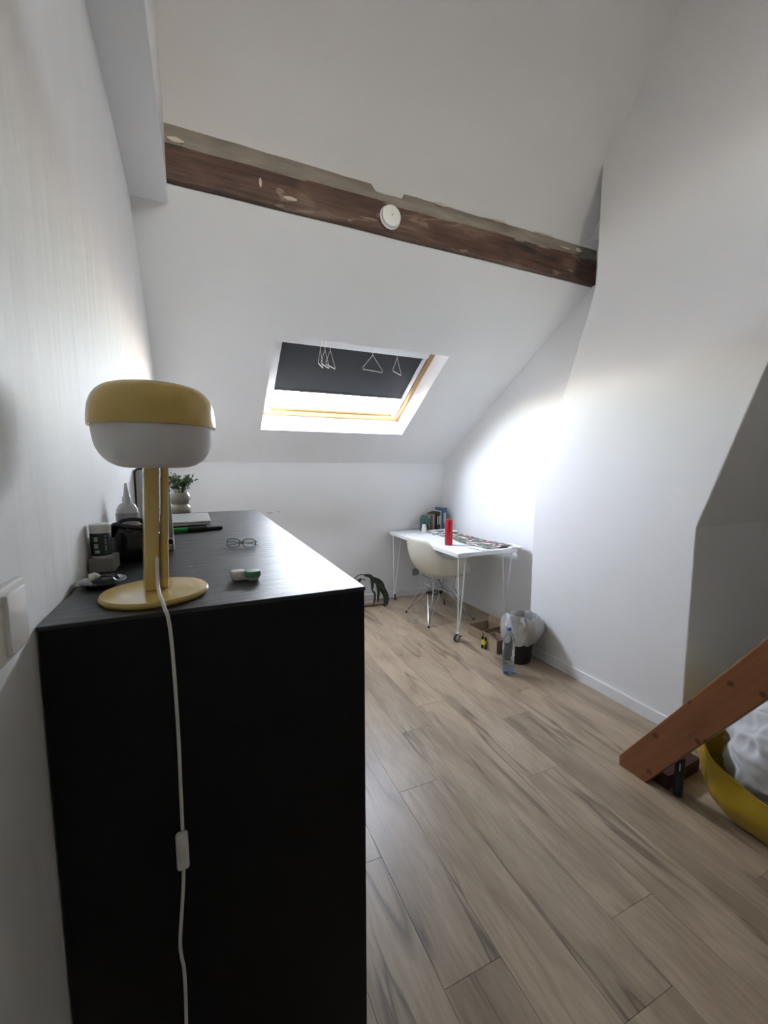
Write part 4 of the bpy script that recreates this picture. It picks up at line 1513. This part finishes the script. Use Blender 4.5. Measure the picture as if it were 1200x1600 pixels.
carton('cardboard_box', 'open brown cardboard box on the floor behind the near desk caster', (2.09, 2.70, 0), radians(2), 0.22, 0.20, 0.085, CARD, [('f', 40, 0.06), ('r', 70, 0.05)])
carton('cardboard_box', 'small light cardboard box between bin and desk leg', (2.045, 2.465, 0), radians(3), 0.12, 0.15, 0.105, CARDL, [('l', 60, 0.04)])
tl = thing('tape_roll', 'yellow and black tool lying against the light cardboard box', 'tool', (2.020, 2.590, 0), radians(20))
YT_ = mat('tool_yellow', (0.55, 0.47, 0.05), 0.4, var=0.03)
mb = MB().lathe([(0.0, 0.0), (0.020, 0), (0.023, 0.004), (0.023, 0.022), (0.020, 0.026), (0, 0.026)], 24)
mb.v = [(z - 0.013, x, y + 0.053) for (x, y, z) in mb.v]
mb.build('body', YT_, tl, smooth=True)
for s_ in (-1, 1):
    MB().box(-0.008, 0.008, s_ * 0.014 - 0.006, s_ * 0.014 + 0.006, 0, 0.036).build('leg', RUBBER, tl, bevel=0.002)
    MB().box(-0.008, 0.008, s_ * 0.014 - 0.006, s_ * 0.014 + 0.006, 0.070, 0.098).build('grip', RUBBER, tl, bevel=0.002)

# ---- plant and roll behind the far end of the dresser
fp = thing('floor_plant', 'dark leafy plant drooping over the floor past the dresser end', 'plant', (1.34, 3.86, 0))
MB().lathe([(0, 0), (0.075, 0), (0.080, 0.004), (0.100, 0.16), (0.104, 0.162), (0.104, 0.172), (0.096, 0.172), (0.094, 0.15), (0, 0.148)], 32).build('pot', mat('grey_clay_pot', (0.22, 0.20, 0.18), 0.7, var=0.1), fp, smooth=True)
LEAFD = mat('dark_green_leaf', (0.030, 0.042, 0.022), 0.4, var=0.3, vscale=25)


def frond(path, wmax, name='leaf'):
    P = smooth_path(path, 8)
    n = len(P) - 1

    def fn(s, t):
        i = min(n, int(round(s * n)))
        p = P[i]
        d = (P[min(n, i + 1)] - P[max(0, i - 1)])
        d = d.normalized() if d.length > 0 else Vector((0, 0, -1))
        side = d.cross(Vector((0.25, -1, 0.1))).normalized()
        w_ = wmax * (sin(pi * min(1, s * 0.97 + 0.03)) ** 0.7) + 0.001
        return p + side * ((t - .5) * 2 * w_) + Vector((0, -1, 0)) * (0.35 * w_ * (1 - (2 * t - 1) ** 2))
    return MB().sheet(fn, n, 4, 0.0012).build(name, LEAFD, fp, smooth=True, angle=80)


stem = MB()
stem.tube(smooth_path([(0.0, 0, 0.14), (0.03, 0, 0.30), (0.11, 0.02, 0.355), (0.20, 0.03, 0.33), (0.29, 0.03, 0.24)], 6), 0.0045, 7)
stem.tube(smooth_path([(0.01, 0.02, 0.14), (0.05, 0.03, 0.26), (0.12, 0.05, 0.305), (0.19, 0.06, 0.28)], 6), 0.004, 7)
stem.build('stem', mat('dark_stem', (0.05, 0.055, 0.03), 0.6, var=0.2), fp, smooth=True)
frond([(0.16, 0.03, 0.345), (0.235, 0.02, 0.32), (0.245, 0.01, 0.235), (0.235, 0.0, 0.18)], 0.021)
frond([(0.235, 0.0, 0.19), (0.268, 0.0, 0.14), (0.262, -0.005, 0.08), (0.240, -0.01, 0.012)], 0.012)
frond([(0.22, 0.03, 0.325), (0.295, 0.025, 0.27), (0.318, 0.02, 0.17), (0.305, 0.015, 0.04)], 0.023)
frond([(0.24, 0.03, 0.315), (0.345, 0.025, 0.245), (0.382, 0.02, 0.13), (0.388, 0.015, 0.035)], 0.026)
frond([(0.28, 0.02, 0.26), (0.362, 0.00, 0.19), (0.400, -0.02, 0.09), (0.385, -0.035, 0.012)], 0.022)
frond([(0.14, 0.05, 0.30), (0.08, 0.0, 0.27), (0.06, -0.05, 0.19), (0.06, -0.08, 0.10)], 0.02)
frond([(0.30, 0.02, 0.23), (0.372, 0.0, 0.12), (0.372, -0.02, 0.05), (0.352, -0.04, 0.008)], 0.018)
rl = thing('cardboard_tube', 'beige cardboard tube lying on the floor by the knee wall plant', 'tube', (1.60, 3.92, 0.030), radians(-4))
mb = xcyl([(0.024, -0.16), (0.030, -0.16), (0.030, 0.16), (0.024, 0.16)], 28)
mb.f = [f for f in mb.f if len(f) < 10]
mb.lathe([(0.024, -0.16), (0.024, 0.16)], 28)
xs_ = mb.v[-56:]
mb.v[-56:] = [(z, x, y) for (x, y, z) in xs_]
mb.f = [f for f in mb.f if len(f) < 10]
mb.build('tube', mat('beige_card', (0.40, 0.34, 0.27), 0.8, var=0.06), rl, smooth=True)
MB().box(-0.158, 0.158, 0.018, 0.0295, 0.012, 0.0245).build('seam', mat('dark_tape', (0.06, 0.05, 0.045), 0.6, var=0.1), rl)

# ================================================================== STAIR BOARD, BAG AND BEDDING
PINEO = mat('orange_stained_pine', (0.25, 0.098, 0.036), 0.45, var=0.16, vscale=5, stretch=(8, 8, 0.6), rotx=radians(-33.2))
def mk_knots(m):
    N, L = nodes_of(m)
    b = principled(m)
    src = b.inputs['Base Color'].links[0].from_socket
    tc = N.new('ShaderNodeTexCoord')
    v = N.new('ShaderNodeTexVoronoi')
    v.voronoi_dimensions = '2D'
    v.inputs['Scale'].default_value = 7.5
    sp = N.new('ShaderNodeSeparateXYZ')
    cb = N.new('ShaderNodeCombineXYZ')
    L.new(tc.outputs['Object'], sp.inputs[0])
    L.new(sp.outputs[1], cb.inputs[0])
    L.new(sp.outputs[2], cb.inputs[1])
    L.new(cb.outputs[0], v.inputs['Vector'])
    r = N.new('ShaderNodeMapRange')
    r.inputs[1].default_value = 0.04
    r.inputs[2].default_value = 0.12
    r.inputs[3].default_value = 0.85
    r.inputs[4].default_value = 0.0
    L.new(v.outputs['Distance'], r.inputs[0])
    mx = N.new('ShaderNodeMix')
    mx.data_type = 'RGBA'
    mx.inputs[7].default_value = (0.06, 0.018, 0.008, 1)
    L.new(r.outputs[0], mx.inputs[0])
    L.new(src, mx.inputs[6])
    L.new(mx.outputs[2], b.inputs['Base Color'])
mk_knots(PINEO)
st = thing('stair_stringer', 'slanting orange-stained pine board standing on the floor at right', 'stair board', (1.803, 1.19, 0))
sl = 1.53
hz = 2.35
poly = [(0.066, 0.0), (0.068, 0.045), (0.068 - (hz - 0.045) / sl, hz), (-0.064 - hz / sl, hz), (-0.064, 0.0)]
MB().prism(poly, 0, 0.036, 'x').build('board', PINEO, st, bevel=0.004)
MB().prism([(0.064 - hz / sl - .10, hz + .002), (0.064 - hz / sl, hz + .002), (0.064 - hz / sl, hz + .03), (0.064 - hz / sl - .10, hz + .03)], -0.003, 0.039, 'x').build('end_cap', PINEO, st)

# yellow carrier bag
yb_ = thing('yellow_bag', 'large open yellow carrier bag under the slanting pine board', 'bag', (2.22, 0.66, 0))
YBAG = mat('yellow_woven_plastic', (0.42, 0.28, 0.018), 0.32, var=0.10, vscale=8, bump=0.25, bscale=12)


def bag_ring(a, t):
    """superellipse footprint 0.72 x 0.72, flaring and sagging towards the rim"""
    e = 0.62
    cx_ = (abs(cos(a)) ** e) * (1 if cos(a) > 0 else -1)
    cy_ = (abs(sin(a)) ** e) * (1 if sin(a) > 0 else -1)
    wx = 0.30 + 0.075 * t ** 0.7 - 0.0 * t
    wy = 0.31 + 0.085 * t ** 0.7
    near = max(0.0, -cos(a))                      # side turned to the camera
    top = 0.235 + 0.115 * max(0, sin(a)) ** 2 + 0.05 * max(0, cos(a)) + 0.018 * sin(3 * a + 1.2) - 0.02 * near
    bell = 0.03 * sin(t * pi) * (1 + 0.5 * sin(5 * a))
    fold_ = 0.013 * fnz((cos(a) * 3.5, sin(a) * 3.5, t * 2.5), 1, 3) + 0.006 * sin(11 * a + t * 4) * t
    return Vector((cx_ * (wx + bell + fold_), cy_ * (wy + bell + fold_), top * t))


NAg, NTg = 88, 16
vs, fs = [], []
for j in range(NTg + 1):
    for i in range(NAg):
        vs.append(bag_ring(2 * pi * i / NAg, j / NTg))
vs.append(Vector((0, 0, 0.001)))
for j in range(NTg):
    for i in range(NAg):
        i2 = (i + 1) % NAg
        fs.append((j * NAg + i, j * NAg + i2, (j + 1) * NAg + i2, (j + 1) * NAg + i))
for i in range(NAg):
    fs.append((len(vs) - 1, (i + 1) % NAg, i))
body = MB().add(vs, fs).build('body', YBAG, yb_, smooth=True, angle=80)
md = body.modifiers.new('thickness', 'SOLIDIFY')
md.thickness = 0.003
md.offset = -1
rimp = [bag_ring(2 * pi * i / NAg, 1.0) + Vector((0, 0, 0.002)) for i in range(NAg)]
MB().tube(rimp, 0.005, 6, closed=True).build('hem', YBAG, yb_, smooth=True)

# white duvet stuffed in the bag
WHITEF = mat('white_bedding', (0.62, 0.62, 0.62), 0.75, var=0.02, bump=0.25, bscale=14)
bmx = bmesh.new()
bmesh.ops.create_icosphere(bmx, subdivisions=6, radius=1.0)
for v in bmx.verts:
    n0 = v.co.copy()
    k = 1 + 0.10 * noise.noise(n0 * 1.7 + Vector((4, 2, 7)))
    cr = 0.0
    for f_, am in ((2.2, 0.10), (4.3, 0.055)):
        cr += am * (0.5 - abs(noise.noise(n0 * f_ + Vector((f_, 1, 3)))) * 2.0)
    k += cr
    p = Vector((n0.x * 0.250 * k, n0.y * 0.255 * k, n0.z * 0.250 * k))
    v.co = p
lo_ = min(v.co.z for v in bmx.verts)
for v in bmx.verts:
    v.co.z = max(v.co.z, lo_ + 0.05)
lo_ = min(v.co.z for v in bmx.verts)
for v in bmx.verts:
    v.co.z -= lo_
me = bpy.data.meshes.new('duvet')
bmx.to_mesh(me)
bmx.free()
me.materials.append(WHITEF)
for p in me.polygons:
    p.use_smooth = True
dv_ = bpy.data.objects.new('duvet', me)
COL.objects.link(dv_)
dv_.location = (2.135, 0.715, 0.012)
tag(dv_, 'crumpled white bedding stuffed into the yellow bag', 'bedding')

# navy flask and maroon box beside the board's foot
fk = thing('slim_flask', 'slim dark navy flask standing between pine board and yellow bag', 'flask', (1.866, 1.022, 0))
NAVY = mat('dark_navy', (0.012, 0.018, 0.035), 0.3, var=0.1)
MB().lathe([(0, 0), (0.016, 0), (0.018, 0.003), (0.018, 0.11), (0.0165, 0.118), (0, 0.118)], 24).build('body', NAVY, fk, smooth=True)
MB().lathe([(0.0175, 0.117), (0.0195, 0.119), (0.0195, 0.175), (0.017, 0.18), (0, 0.18)], 24).build('cap', NAVY, fk, smooth=True)
MB().tube([(-0.0165, -0.010, 0.125), (-0.0170, -0.0098, 0.16)], 0.002, 6).build('clip', STEEL, fk, smooth=True)
mr = thing('maroon_box', 'low dark maroon box on the floor behind the board foot', 'box', (1.905, 1.115, 0), radians(3))
MAR = mat('dark_maroon_card', (0.06, 0.016, 0.016), 0.6, var=0.15)
MB().box(-0.055, 0.20, -0.055, 0.075, 0, 0.05).build('body', MAR, mr, bevel=0.002)
MB().box(-0.057, 0.202, -0.057, 0.077, 0.046, 0.066).build('lid', MAR, mr, bevel=0.002)
